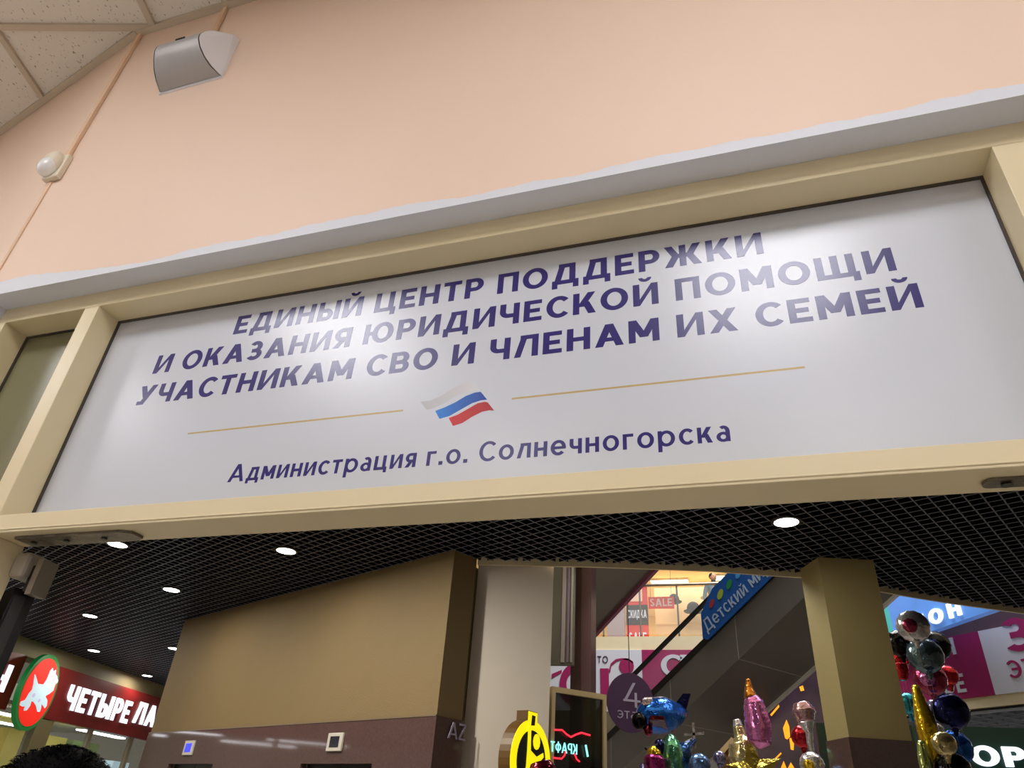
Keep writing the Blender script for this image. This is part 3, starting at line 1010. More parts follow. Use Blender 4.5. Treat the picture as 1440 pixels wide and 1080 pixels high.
# ------------------------------------------------------------ people
def person(name, label, base, height, heading, coat, hair_mat, hat=None):
    t = thing(name, base, label, 'person')
    k = height / 1.75
    J = {'pelvis': (0, 0, .95, .15, .11), 'waist': (0, 0, 1.10, .14, .10), 'chest': (0, .01, 1.32, .17, .11), 'neck0': (0, 0, 1.46, .075, .07),
         'neck': (0, -.01, 1.52, .055, .058), 'jaw': (0, -.02, 1.58, .066, .078), 'head': (0, -.01, 1.66, .076, .092), 'crown': (0, .005, 1.725, .05, .06)}
    ch = [('pelvis', 'waist'), ('waist', 'chest'), ('chest', 'neck0'), ('neck0', 'neck'), ('neck', 'jaw'), ('jaw', 'head'), ('head', 'crown')]
    for s, g in ((-1, 'l'), (1, 'r')):
        J['sh' + g] = (s * .19, .01, 1.41, .065, .065)
        J['el' + g] = (s * .25, .03, 1.13, .047, .047)
        J['wr' + g] = (s * .25, -.04, .88, .033, .033)
        J['hd' + g] = (s * .25, -.06, .80, .036, .022)
        J['hip' + g] = (s * .09, 0, .90, .095, .095)
        J['kn' + g] = (s * .10, -.01, .50, .062, .062)
        J['an' + g] = (s * .10, .02, .09, .045, .045)
        J['to' + g] = (s * .11, -.13, .035, .042, .033)
        ch += [('chest', 'sh' + g), ('sh' + g, 'el' + g), ('el' + g, 'wr' + g), ('wr' + g, 'hd' + g), ('pelvis', 'hip' + g), ('hip' + g, 'kn' + g), ('kn' + g, 'an' + g), ('an' + g, 'to' + g)]
        for f in range(5):
            dx = (f - 1.5) * .017 if f < 4 else 0
            J['f%d' % f + g] = (s * .25 + dx * .2 - (0 if f < 4 else s * .03), -.07 + dx, .80 - (.075, .088, .085, .07, .03)[f], .008, .008)
            ch.append(('hd' + g, 'f%d' % f + g))
    names = list(J)
    rz = Matrix.Rotation(heading, 3, 'Z')
    me = bpy.data.meshes.new('body')
    me.from_pydata([rz @ Vector((J[q][0] * k, J[q][1] * k, J[q][2] * k)) for q in names], [(names.index(a), names.index(c2)) for a, c2 in ch], [])
    me.materials.append(coat)
    o = bpy.data.objects.new('body', me)
    COL.objects.link(o)
    o.parent = t
    md = o.modifiers.new('skin', 'SKIN')
    for i, q in enumerate(names):
        sv = me.skin_vertices[0].data[i]
        sv.radius = (J[q][3] * k, J[q][4] * k)
        sv.use_root = (q == 'pelvis')
    sd = o.modifiers.new('sub', 'SUBSURF')
    sd.levels = 1
    sd.render_levels = 2
    for p in me.polygons:
        p.use_smooth = True
    B = Vector(base)
    # face and neck skin shell, features
    mb = MB()
    mb.ball(B + rz @ Vector((0, -.022 * k, 1.635 * k)), .077 * k, .088 * k, .112 * k, 24, 16, rz)
    mb.ball(B + rz @ Vector((0, -.112 * k, 1.628 * k)), .012 * k, .018 * k, .022 * k, 10, 8, rz)
    for s in (-1, 1):
        mb.ball(B + rz @ Vector((s * .078 * k, -.01 * k, 1.635 * k)), .01 * k, .02 * k, .03 * k, 10, 8, rz)
    mb.lathe([(.054 * k, 0), (.05 * k, .12 * k)], B + Vector((0, 0, 1.46 * k)), seg=16)
    mb.build('head', M_SKIN, t, smooth=True)
    for s in (-1, 1):
        mb = MB()
        mb.ball(B + rz @ Vector((s * .031 * k, -.1 * k, 1.648 * k)), .011 * k, .008 * k, .007 * k, 10, 8, rz)
        mb.build('eye', mat('dark features', (60, 34, 30), rough=.4), t, smooth=True)
    mb = MB()
    mb.ball(B + rz @ Vector((0, -.104 * k, 1.587 * k)), .022 * k, .006 * k, .005 * k, 10, 8, rz)
    mb.build('mouth', mat('lips', (150, 84, 76), rough=.4), t, smooth=True)
    mb = MB()
    rnd = random.Random(3)
    mb.ball(B + rz @ Vector((0, .012 * k, 1.668 * k)), .092 * k, .1 * k, .088 * k, 36, 24, rz,
            fn=lambda d: 1 + .03 * math.sin(9 * d.x + 4 * d.z) * math.cos(7 * d.y) + rnd.uniform(-.012, .012))
    if hat is None:
        for q in range(900):
            th = rnd.uniform(0, 6.283)
            ph = rnd.uniform(0, 1.25)
            d = Vector((math.sin(ph) * math.cos(th), math.sin(ph) * math.sin(th), math.cos(ph)))
            p = Vector((d.x * .09, d.y * .098, d.z * .086)) * k
            dd = (d + Vector((rnd.uniform(-.8, .8), rnd.uniform(-.8, .8), -.2))).normalized()
            c0 = B + rz @ (Vector((0, .012 * k, 1.668 * k)) + p)
            mb.tube([c0, c0 + rz @ (dd * .008 * k), c0 + rz @ (dd * .014 * k + Vector((0, 0, -.005)))], [.0009, .0007, .0003], 3)
    mb.build('hair' if hat is None else 'hat', hair_mat, t, smooth=True)
    mb = MB()
    for s in (-1, 1):
        mb.tube([B + rz @ Vector((s * .095 * k, 0, .93 * k)), B + rz @ Vector((s * .1 * k, -.01, .5 * k)), B + rz @ Vector((s * .1 * k, .02, .08 * k))], [.108 * k, .078 * k, .066 * k], 16)
    mb.build('trousers', M_TROUSER, t, smooth=True)
    return t


person('person', 'person with short black hair standing in the doorway, only the crown in view', (-1.055, 1.0, 0), 1.66, math.pi, M_COAT, M_HAIR)

# ------------------------------------------------------------ atrium: upper gallery, banner, shop
GY, GB, GF = 14.5, 3.62, 5.0            # gallery edge, bottom of its face, floor level
struct(MB().box((-9, GY, GB), (1.7, 21.5, GF)).build('floor_gallery', M_CREAM))
rb0, rb1 = (2.4063, 12.8968), (3.4229, 11.8457)
rd = (Vector((rb1[0], rb1[1], 0)) - Vector((rb0[0], rb0[1], 0))).normalized()
rn = Vector((rd.y, -rd.x, 0))
RT = 4.4788
r0 = Vector((rb0[0], rb0[1], 0)) - rd * 1.4
b = MB()
b.hexa([tuple(r0[:2]), tuple((r0 + rd * 7)[:2]), tuple((r0 + rd * 7 - rn * 5)[:2]), tuple((r0 - rn * 5)[:2])], GB - .14, RT)
struct(b.build('floor_gallery_side', M_CREAM))
# long printed banner on the gallery face
def bn(p, z):
    return (p[0], z)


t = thing('banner', (-2.5, GY, 3.63), 'white and magenta printed banner along the gallery face behind the escalators', 'banner')
BT = (-2.1130, 14.4800, 4.7396)[2]
MB().box((-6.5, GY - .03, GB), ((-2.0816, 14.5000, 4.5322)[0], GY, BT)).build('white_field', M_BWHITE, t)
MB().box(((-2.0816, 14.5000, 4.5322)[0], GY - .032, GB), (1.68, GY, BT)).build('magenta_field', M_MAG, t)
YB2 = GY - .034
def bp(pts, mname, m, h=.01):
    mb = MB()
    mb.prism(pts, (0, YB2, 0), UX, UZ, h)
    return mb.build(mname, m, t)
bp([(-2.9003, 4.3902), (-2.7315, 4.3912), (-2.7237, 3.7761), (-2.8886, 3.7479)], 'print_stem', M_MAG)
bp([(-2.7320, 4.3388), (-2.6884, 4.4836), (-2.5891, 4.5634), (-2.4767, 4.5835), (-2.3514, 4.5772), (-2.2557, 4.5248), (-2.2434, 4.4724), (-2.3385, 4.5376), (-2.4633, 4.5571), (-2.5757, 4.5237), (-2.6748, 4.4441), (-2.7043, 4.3129)], 'print_arc', M_MAG)
c0 = (-2.3826, 4.4325)
bp([(c0[0] + .145 * math.cos(k * .2618), c0[1] + .145 * math.sin(k * .2618)) for k in range(24)], 'print_dot', M_MAG)
bp([(-2.4277, 4.2632), (-2.2353, 4.2777), (-2.2502, 3.7601), (-2.4386, 3.7565)], 'print_stem', M_MAG)
lettering('ТО', ((-2.9567, 4.4958)[0], YB2, (-2.9567, 4.4958)[1]), UX, UZ, (-2.7445, 4.4966)[0] - (-2.9567, 4.4958)[0], .125, .12, .2, depth=.01).build('lettering', M_PURPLE, t)
lettering('С', ((-1.7211, 4.2821)[0], YB2, (-1.7224, 4.2566)[1]), UX, UZ, .42, (-1.5682, 4.6441)[1] - (-1.5890, 4.2578)[1], .19, .2, depth=.012).build('lettering', M_BWHITE, t)
lettering('К', ((-1.3492, 4.2852)[0], YB2, (-1.3508, 4.2599)[1]), UX, UZ, .4, (-1.5682, 4.6441)[1] - (-1.5890, 4.2578)[1], .24, .2, depth=.012).build('lettering', M_BWHITE, t)
# swirl printed farther left
c0 = (-3.3521, 4.0981)
for r in (.34, ):
    bp(arc(c0[0], c0[1], .36, .40, 60, 300, .14, .16, 24), 'print_swirl', M_MAG)
bp([(-3.8757, 4.2772), (-3.6739, 4.3588), (-3.6725, 4.3055), (-3.8729, 4.1975)], 'print_swirl', M_MAG)

# gallery balustrade
t = thing('balustrade', (-2.5, GY + .05, GF), 'clear glass gallery balustrade with steel rail in front of the upper shop', 'balustrade')
MB().box((-9, GY + .05, GF + .05), (1.7, GY + .062, GF + 1.0)).build('glass_panel', glass('gallery glass', (225, 230, 230), .1), t)
MB().tube([(-9, GY + .056, GF + 1.03), (1.7, GY + .056, GF + 1.03)], .03, 10).build('rail', mat('steel rail', (126, 116, 106), rough=.3, metal=.7), t)
for x in (-3.6, -2.85, -2.1, -1.35, -.6, .15):
    MB().tube([(x, GY + .08, GF), (x, GY + .08, GF + 1.02)], .018, 8).build('baluster', mat('steel rail', (126, 116, 106)), t)
# upper shop
struct(MB().box((-9, 20.5, GF), (1.7, 20.7, 8.0)).build('wall_upper', mat('warm shop wall', (244, 220, 176), rough=.6)))
struct(MB().box((-9, 15.2, 6.95), (1.7, 20.7, 7.1)).build('ceiling_upper', mat('warm shop ceiling', (248, 226, 188), rough=.6)))
M_WARM = mat('lit warm lamp', (255, 240, 206), rough=.4, emit=6.0, var=0)
for i, (x, y, lab) in enumerate(((-1.75, 17.2, 'brightest, right of the upper escalator edge'), (-1.2, 18.9, 'farther back near the slab above'), (-.3, 17.0, 'beside the person at the escalator'), (-3.6, 17.2, 'hidden left behind the upper escalator'))):
    t = thing('ceiling_lamp', (x, y, 6.9), 'long lit lamp on the upper shop ceiling, ' + lab, 'lamp', 'lamps in the upper shop')
    MB().box((x - .45, y - .15, 6.9), (x + .45, y + .15, 6.95)).build('lamp_frame', M_WHITE, t)
    MB().box((x - .43, y - .13, 6.885), (x + .43, y + .13, 6.9)).build('diffuser', M_WARM, t)
area_light('upper_shop_lamps', (-1.6, 17.5, 6.8), 4.0, 120, (1.0, .84, .64), size_y=3.0)
# posters and goods seen through the glass
pz = (-2.7538, 15.6000, 5.2905)
t = thing('poster', ((-2.7538, 15.6000, 5.2905)[0], 15.6, GF), 'red and black sale poster standing in the upper shop window', 'poster')
px0, px1 = (-2.5502, 15.6000, 5.4822)[0], (-2.0783, 15.6000, 5.4772)[0]
MB().box((px0, 15.6, GF), (px1, 15.63, GF + 1.62)).build('board', mat('red poster print', (206, 50, 40), rough=.5), t)
MB().box((px0, 15.59, GF + .5), (px1, 15.6, GF + .92)).build('dark_band', mat('black poster print', (44, 34, 32), rough=.5), t)
lettering('СКИДКА', (px0 + .03, 15.589, GF + .64), UX, UZ, px1 - px0 - .06, .17, .2, .12, depth=.006).build('lettering', M_BWHITE, t)
lettering('SALE', (px0 + .05, 15.598, GF + .1), UX, UZ, px1 - px0 - .1, .24, .2, .12, depth=.006).build('lettering', M_BWHITE, t)
MB().box((px0 + .02, 15.592, GF + 1.0), (px0 + .36, 15.6, GF + 1.5)).build('pale_patch', mat('pale pink print', (230, 190, 170), rough=.5), t)
sx0 = (-2.1435, 16.2000, 6.0001)
t = thing('poster', (sx0[0], 16.2, sx0[2]), 'small red sale strip with white letters in the upper shop', 'poster')
sx1 = (-1.5750, 16.2000, 6.0527)
MB().box((sx0[0], 16.2, sx0[2]), (sx1[0], 16.23, sx0[2] + .26)).build('board', MATS['red poster print'], t)
b = MB()
for x_ in (sx0[0] + .05, sx1[0] - .05):
    b.tube([(x_, 16.215, sx0[2] + .26), (x_, 16.215, 6.95)], .004, 5)
b.build('hanging_thread', M_DGREY, t)
lettering('SALE', (sx0[0] + .04, 16.199, sx0[2] + .05), UX, UZ, sx1[0] - sx0[0] - .08, .17, .2, .14, depth=.006).build('lettering', M_BWHITE, t)
tag(MB().box(((-2.9315, 15.4000, 5.2888)[0], 15.4, GF), ((-2.5662, 15.4000, 5.2859)[0], 15.58, GF + 1.28)).build('locker', mat('lilac grey locker', (164, 148, 156), rough=.5)),
    'plain lilac grey panel left of the red sale poster', 'panel')
t = thing('display_shelf', (-1.0, 17.2, GF), 'white wall shelf with hats at the back of the upper shop', 'shelf')
b = MB()
b.box((-2.1, 17.0, GF), (1.2, 17.1, GF + 1.7))
for z in (.45, .85):
    b.box((-2.1, 16.97, GF + z), (1.2, 17.0, GF + z + .03))
b.build('shelf_unit', mat('pale cream shelf', (236, 220, 184), rough=.5), t)
HATS = [(-1.62, 1.35, .17, (26, 24, 26), 'black hat at left, highest, under the sale strip'), (-1.2, 1.13, .21, (14, 13, 14), 'large black hat with dark tail, lower in the middle'),
        (-.86, 1.42, .16, (214, 196, 128), 'straw yellow hat right of the black ones'), (-.25, 1.2, .17, (232, 226, 212), 'white hat near the blue banner'),
        (.02, 1.38, .17, (240, 232, 214), 'upper white hat beside the blue banner'), (-.02, 1.0, .13, (206, 60, 44), 'red hat by the blue banner'), (-.05, .7, .1, (90, 110, 72), 'small green hat on the lower shelf')]
for x, z, r, col, lab in HATS:
    t = thing('hat', (x, 16.72, GF + z - r * .6), lab + ', upper shop', 'hat', 'hats in the upper shop')
    hm = mat('hat %d %d %d' % col, col, rough=.8)
    MB().ball((x, 16.72, GF + z), r * .7, r * .7, r * .72, 16, 10).build('crown', hm, t, smooth=True)
    MB().lathe([(r * .5, 0), (r * 1.05, -.02), (r * 1.0, -.035), (r * .5, -.02)], (x, 16.72, GF + z - r * .2), seg=20).build('brim', hm, t)
    MB().tube([(x, 16.75, GF + z), (x, 17.0, GF + z)], .012, 6).build('hook', M_DGREY, t)
ph = (-0.6492, 15.3000, 6.4610)
person('person', 'person in dark hat and grey blue jacket behind the gallery rail', (ph[0], 15.3, GF), ph[2] - GF + .02, 0.5,
       mat('grey blue jacket', (70, 88, 104), rough=.8), mat('dark knit hat', (34, 32, 44), rough=.9), hat=True)

# ------------------------------------------------------------ escalators
ED = Vector((.7094, -.4967, .5))
EW = Vector((.5736, .8192, 0))


def escalator(name, P0, s0, s1, th, W, label, rail_h, strip):
    P0 = Vector(P0)
    t = thing(name, P0 + ED * s0 + Vector((0, 0, -th)), label, 'escalator')
    A = P0 + ED * s0
    L = s1 - s0
    MB().obox(A + Vector((0, 0, -th)), ED * L, EW * W, (0, 0, th)).build('truss_cladding', M_ESC, t)
    b = MB()
    k = s0
    while k < s1:
        b.obox(P0 + ED * k + Vector((0, 0, -th - .002)), ED * .012, EW * W, (0, 0, .003))
        b.obox(P0 + ED * k + Vector((0, 0, -th)) - EW * .002, ED * .012, EW * .003, (0, 0, th))
        k += 1.45
    b.build('panel_joint', mat('pale cladding joint', (150, 146, 142), rough=.5), t)
    for off in (.02, W - .08):
        b = MB()
        b.obox(A + EW * (off - .03) + Vector((0, 0, -.02)), ED * L, EW * .09, (0, 0, .10))
        b.build('skirt_edge', M_RUBBER, t)
        MB().obox(A + EW * (off + .025), ED * L, EW * .012, (0, 0, rail_h)).build('glass_balustrade', glass('escalator glass', (190, 196, 204), .1), t)
        MB().obox(A + EW * (off - .01) + Vector((0, 0, rail_h)), ED * L, EW * .07, (0, 0, .045)).build('handrail', M_RUBBER, t)
    b = MB()
    n_ = int(L / .4)
    for i in range(n_):
        q = A + ED * (i * .4)
        b.obox(q + EW * .2, Vector((ED.x, ED.y, 0)) * .4, EW * (W - .4), (0, 0, .02))
        b.obox(q + EW * .2 + Vector((ED.x, ED.y, 0)) * .4, Vector((ED.x, ED.y, 0)) * .02, EW * (W - .4), (0, 0, .2))
    b.build('steps', M_DGREY, t)
    MB().obox(A + Vector((0, 0, -th - .05)) + EW * (W - .03), ED * L, EW * .05, (0, 0, .07)).build('edge_strip', strip, t)
    return t


E2 = Vector((-.669, 11.0, 2.463 + EYE))
escalator('escalator', E2, -6.6, 4.4, .6, 1.495, 'grey clad escalator rising to the right with blue banner on its glass', .56, mat('pale edge strip', (206, 206, 210), rough=.3))
q = Vector((-1.4079, 8.6000, 4.0256))
E1 = q - EW * 1.45 + Vector((0, 0, .62))
escalator('escalator', E1, -.75, 1.9, .6, 1.45, 'upper escalator seen from below beside the dark brown column', .8, mat('mauve edge strip', (128, 74, 104), rough=.3))
# blue banner on its balustrade
t = thing('banner', E2 + ED * .1, 'slanted blue toy shop banner on the escalator glass', 'banner')
be = ED
o0 = E2 - EW * .03
def eb(s, h):
    return (s, h)
ez = Vector((0, 0, 1))
pl = [(.02, .06), (.12, -.02), (3.6, -.02), (3.6, .60), (.30, .60), (.02, .42)]
MB().prism(pl, o0, be, ez, .02).build('panel', M_BLUE, t)
bp_ = (ez - be * ez.dot(be)).normalized()
lettering('Детский мир', o0 + be * .13 + ez * .075 - EW * .021, be, bp_, 1.36, .185, .14, .14, depth=.006).build('lettering', mat('pale blue print', (150, 172, 204), rough=.4), t)
for s_, h_, r_, col, nm in ((.27, .40, .055, (150, 52, 66), 'red dot'), (.46, .41, .065, (150, 170, 60), 'yellow green dot'), (.66, .42, .06, (30, 130, 70), 'green dot'), (.86, .44, .06, (60, 150, 220), 'light blue dot')):
    mb = MB()
    mb.prism([(s_ + r_ * math.cos(k * .5236), h_ + r_ * math.sin(k * .5236)) for k in range(12)], o0 - EW * .021, be, ez, .006)
    mb.build('dot', mat('banner ' + nm, col, rough=.4), t)['label'] = nm
# violet disc with the storey number
dcx = Vector((-1.6108, 10.0000, 3.1093))
du = Vector((.86, .51, 0)).normalized()
t = thing('hanging_sign', dcx, 'dark violet disc with a pale number 4 beside the lower escalator handrail', 'sign')
NN = 36
mb = MB()
mb.prism([(.325 * math.cos(2 * math.pi * k / NN), .36 * math.sin(2 * math.pi * k / NN)) for k in range(NN)], dcx, du, ez, .03)
mb.build('disc', M_PURPLE, t)
dn = du.cross(ez)
lettering('4', dcx + dn * .031 + du * -.12 + ez * -.06, du, ez, .26, .30, .1, .1, depth=.004).build('lettering', M_LILAC, t)
lettering('этаж', dcx + dn * .031 + du * -.19 + ez * -.2, du, ez, .4, .12, .1, .12, depth=.004).build('lettering', M_LILAC, t)
mb = MB()
mb.tube([dcx + ez * .35, dcx + ez * 1.6 ], .006, 6)
mb.build('hanger', M_DGREY, t)

# dark brown column and hanging grey cladding left of it
p0, p1 = Vector((-1.7403, 7.2000, 3.2580)), Vector((-1.5363, 7.2000, 3.2570))
t = thing('column', ((p0.x + p1.x) / 2, 7.3, 0), 'slim dark brown column with grey side cladding, left of the upper escalator', 'column')
MB().box((p0.x, 7.2, 0), (p1.x - .1, 7.45, 8)).build('shaft', M_BROWN, t)
MB().box((p1.x - .1, 7.21, 0), (p1.x, 7.45, 8)).build('side_plate', mat('mauve side plate', (98, 72, 80), rough=.3), t)
p0, p1 = Vector((-1.8526, 6.7500, 2.9304)), Vector((-1.6268, 6.7500, 2.9127))
MB().box((p0.x - .1, 6.75, p0.z), (p1.x + .02, 6.8, 7)).build('side_cladding', mat('smoky grey sheet', (96, 96, 88), rough=.3), t)
for x0, w_, m_ in ((.13, .035, mat('pale profile', (150, 142, 150), rough=.3)), (.185, .02, mat('lilac profile', (120, 104, 128), rough=.3)), (.22, .015, mat('pale profile', (150, 142, 150)))):
    MB().box((p0.x + x0, 6.73, p0.z + .02), (p0.x + x0 + w_, 6.75, 7)).build('profile', m_, t)

# ------------------------------------------------------------ right side of the atrium
def rp(d, z, o=0.0):
    p = Vector((rb0[0], rb0[1], 0)) + rd * d + rn * o
    return Vector((p.x, p.y, z))


t = thing('banner', rp(1.0, GB), 'magenta and white storey banner on the gallery face at far right', 'banner')
wl = (Vector((rb1[0], rb1[1], 0)) - Vector((rb0[0], rb0[1], 0))).length
dsp = wl * 0.7434
MB().obox(rp(-1.2, GB), rd * (dsp + 1.2), rn * .03, (0, 0, RT - GB)).build('magenta_field', M_MAG, t)
MB().obox(rp(dsp, GB), rd * 2.6, rn * .03, (0, 0, RT - GB)).build('white_field', M_BWHITE, t)
H_ = RT - GB
lettering('НОЕ', rp(.14, 3.70, .031), rd, ez, .56, .25, .2, .14, depth=.012).build('lettering', M_BWHITE, t)
lettering('И', rp(.5, 4.22, .031), rd, ez, .19, .24, .22, .14, depth=.012).build('lettering', M_BWHITE, t)
lettering('ЭТАЖ', rp(1.36, 3.80, .031), rd, ez, .92, .22, .15, .14, depth=.012).build('lettering', M_MAG, t)
lettering('3', rp(1.42, 4.12, .031), rd, ez, .42, .44, .2, .14, depth=.012).build('lettering', M_MAG, t)
# glazed rail and lit blue shop sign above it
t = thing('balustrade', rp(1, GF - .1), 'dark mauve glazed gallery balustrade above the magenta storey banner', 'balustrade')
MB().obox(rp(-1.2, RT, -.02), rd * 5, -rn * .03, (0, 0, 1.3)).build('glass_panel', mat('smoky mauve glass', (92, 70, 74), rough=.12, var=.3, scale=2), t)
MB().obox(rp(-1.2, RT + 1.3, .0), rd * 5, -rn * .06, (0, 0, .05)).build('rail', MATS['steel rail'], t)
h0, h1 = Vector((2.05, 12.9, 4.45)), Vector((3.25, 10.45, 4.45))
hdv = (h1 - h0).normalized()
hl = (h1 - h0).length
hnv = hdv.cross(ez)
t = thing('shop_sign', (h0 + h1) / 2, 'lit blue and turquoise shop sign high at right above the foil balloons', 'sign')
MB().obox(h0 - hdv * .35, hdv * .55, -hnv * .12, (0, 0, 1.4)).build('turquoise_field', mat('lit turquoise', (60, 176, 176), rough=.3, emit=.3), t)
MB().obox(h0 + hdv * .2, hdv * (hl - .2), -hnv * .12, (0, 0, 1.4)).build('blue_field', mat('lit blue', (86, 140, 222), rough=.3, emit=.36, var=.3, scale=2), t)
lettering('ТОН', h0 + hdv * .75 + ez * .07 + hnv * .001, hdv, ez, 1.0, .2, .22, .4, depth=.03).build('lettering', mat('lit sign letters', (240, 246, 255), emit=1.0), t)
b = MB()
for q_ in (h0 + hdv * .3, h1 - hdv * .3):
    b.tube([q_ + ez * 1.4 - hnv * .06, q_ + ez * 3.5 - hnv * .06], .02, 6)
b.build('hanger', M_DGREY, t)
b = MB()
b.obox(rp(-3.2, GF - .1, -.4), rd * 1.5, -rn * .4, (0, 0, 2.6))
struct(b.build('wall_atrium', M_CREAM))

# lower right: cell ceiling under the gallery, green shop fascia
b = MB()
for k in range(24):
    b.obox(rp(-1.2 + k * .25, GB - .2, -.1), rd * .012, -rn * 4, (0, 0, .04))
for k in range(16):
    b.obox(rp(-1.2, GB - .2, -.1 - k * .25), rd * 6, -rn * .012, (0, 0, .04))
struct(b.build('ceiling_grid_side', mat('pale cell profile', (190, 200, 226), rough=.4)))
struct(MB().obox(rp(-1.2, GB - .16, -.05), rd * 6, -rn * 4, (0, 0, .015)).build('ceiling_void_side', mat('deep blue void', (8, 14, 30), rough=.7)))
lp = rp(1.95, GB - .215, -1.0)
t = thing('downlight', lp, 'oblong white lamp in the cell ceiling below the right banner', 'downlight')
MB().obox(lp - rd * .35, rd * .7, -rn * .12, (0, 0, .03)).build('lens', M_LAMP, t)
gs0 = Vector((0.6843, 11.0000, 2.9098))
gs1 = Vector((3.0624, 11.0000, 3.0601))
t = thing('shop_fascia', (gs0.x + 1.5, 11.0, gs0.z - .9), 'dark green shop fascia with lit white letters at lower right', 'fascia')
MB().box((gs0.x, 11.0, gs0.z - 1.2), (gs1.x + 1.6, 11.2, gs1.z)).build('panel', mat('dark green fascia', (8, 48, 40), rough=.4, var=.1), t)
ozx, ozz = (2.4027, 11.0000, 2.6015)[0], (2.6437, 11.0000, 2.6267)[2]
lettering('ОРЗИ', (ozx, 10.998, ozz), UX, UZ, 1.16, (2.7011, 11.0000, 2.8446)[2] - ozz, .24, .14, depth=.05).build('letter', M_LIT, t)
gc = Vector((2.1327, 10.9800, 2.7443))
MB().box((gc.x - .2, 10.96, gc.z - .04), (gc.x + .12, 11.0, gc.z + .04)).box((gc.x - .09, 10.96, gc.z - .16), (gc.x + .0, 11.0, gc.z + .16)).build('cross', mat('lit green cross', (60, 220, 120), emit=1.5), t)

# ------------------------------------------------------------ screen with flames under the escalator
s0, s1 = Vector((-0.1703, 12.9000, 2.6517)), Vector((0.9821, 12.9000, 2.6991))
sz0 = s0.z - 2.0
t = thing('display_screen', ((s0.x + s1.x) / 2, 12.9, sz0), 'large dark screen showing orange flames behind the escalator', 'screen')
MB().box((s0.x, 12.9, sz0), (s1.x + .3, 12.96, GF - .3)).build('panel', mat('dim screen picture', (62, 46, 58), rough=.25, emit=.22, var=.6, scale=3), t)
M_FLAME = mat('flame picture', (255, 150, 30), rough=.5, emit=1.3, var=.3, scale=8)
for pts in ([(0.3210, 3.0812), (0.3084, 3.2211), (0.3775, 3.3446), (0.4057, 3.2439), (0.3968, 3.1034), (0.3496, 3.0622)], [(0.3836, 3.0831), (0.4564, 3.0854), (0.4224, 2.9170), (0.3825, 2.9253)],
            [(0.1424, 3.4108), (0.2895, 3.5591), (0.2961, 3.5280), (0.1612, 3.3906)], [(0.4938, 3.5010), (0.5616, 3.5333), (0.5723, 3.4615), (0.5139, 3.4193)], [(0.6354, 3.8275), (0.6918, 3.8494), (0.7021, 3.7756), (0.6475, 3.7643)],
            [(0.1387, 2.7994), (0.2321, 2.8809), (0.2399, 2.8616), (0.1466, 2.7803)], [(0.2039, 2.6668), (0.2580, 2.7652), (0.2861, 2.6702)], [(0.3066, 2.6710), (0.3582, 2.7498), (0.3986, 2.6748)]):
    mb = MB()
    mb.prism(pts, (0, 12.898, 0), UX, UZ, .006)
    mb.build('flame', M_FLAME, t)

# ------------------------------------------------------------ glass kiosk and yellow sign
k0, k1 = Vector((-1.5313, 5.7500, 2.5646)), Vector((-1.1717, 6.1000, 2.5066))
kd = Vector((k1.x - k0.x, k1.y - k0.y, 0))
kl = kd.length
kd.normalize()
kn = Vector((-kd.y, kd.x, 0))
KZ = (k0.z + k1.z) / 2
t = thing('glass_kiosk', (k0.x + kd.x * kl / 2, k0.y, 0), 'cream framed glass kiosk panel with neon eyewear sign inside', 'kiosk')
B0 = Vector((k0.x, k0.y, 0))
MB().obox(B0, kd * .03, kn * .05, (0, 0, KZ)).build('frame_post', M_FRAME, t)
MB().obox(B0 + kd * (kl - .03), kd * .03, kn * .05, (0, 0, KZ)).build('frame_post', M_FRAME, t)
MB().obox(B0 + Vector((0, 0, KZ)), kd * kl, kn * .05, (0, 0, .04)).build('frame_rail', M_FRAME, t)
MB().obox(B0 - kd * .08, kd * .045, kn * .3, (0, 0, KZ)).build('side_wall', mat('brown kiosk side', (110, 94, 60), rough=.5), t)
MB().obox(B0 + kd * .03 + kn * .02, kd * (kl - .06), kn * .008, (0, 0, KZ)).build('pane', glass('kiosk glass', (30, 32, 32), .78, .06), t)
MB().obox(B0 + kd * (kl - .1) + kn * .06, kd * .03, kn * .03, (0, 0, KZ - .1)).build('inner_post', M_DGREY, t)
M_NRED = mat('lit red neon', (255, 40, 60), emit=1.6, var=0)
M_NCY = mat('lit cyan neon', (150, 240, 235), emit=1.2, var=0)
nb = B0 - kn * .006
def kp(a, z):
    return nb + kd * a + Vector((0, 0, z))
zc = (-1.3100, 5.7500, 2.1628)[2]
u_ = kl / 76.0
mb = MB()
mb.tube([kp(4 * u_, zc + .105), kp(14 * u_, zc + .11), kp(20 * u_, zc + .085), kp(26 * u_, zc + .07), kp(32 * u_, zc + .09), kp(40 * u_, zc + .11), kp(52 * u_, zc + .10)], .0065, 8)
mb.build('neon_tube', M_NRED, t)
mb = MB()
mb.tube([kp(4 * u_, zc - .085), kp(14 * u_, zc - .085), kp(18 * u_, zc - .06), kp(19 * u_, zc - .03)], .006, 8)
mb.build('neon_tube', M_NRED, t)
mb = MB()
mb.tube([kp(31 * u_, zc - .04), kp(34 * u_, zc - .075), kp(38 * u_, zc - .09)], .006, 8)
mb.build('neon_tube', M_NRED, t)
lettering('КРАФТ', kp(-1 * u_, zc - .045), kd, ez, 35 * u_, .07, .13, .16, depth=.008, mirror=True).build('neon_lettering', M_NCY, t)
mb = MB()
mb.tube([kp(46 * u_, zc + .03), kp(49 * u_, zc - .05)], .008, 8)
mb.build('neon_lettering', M_NCY, t)

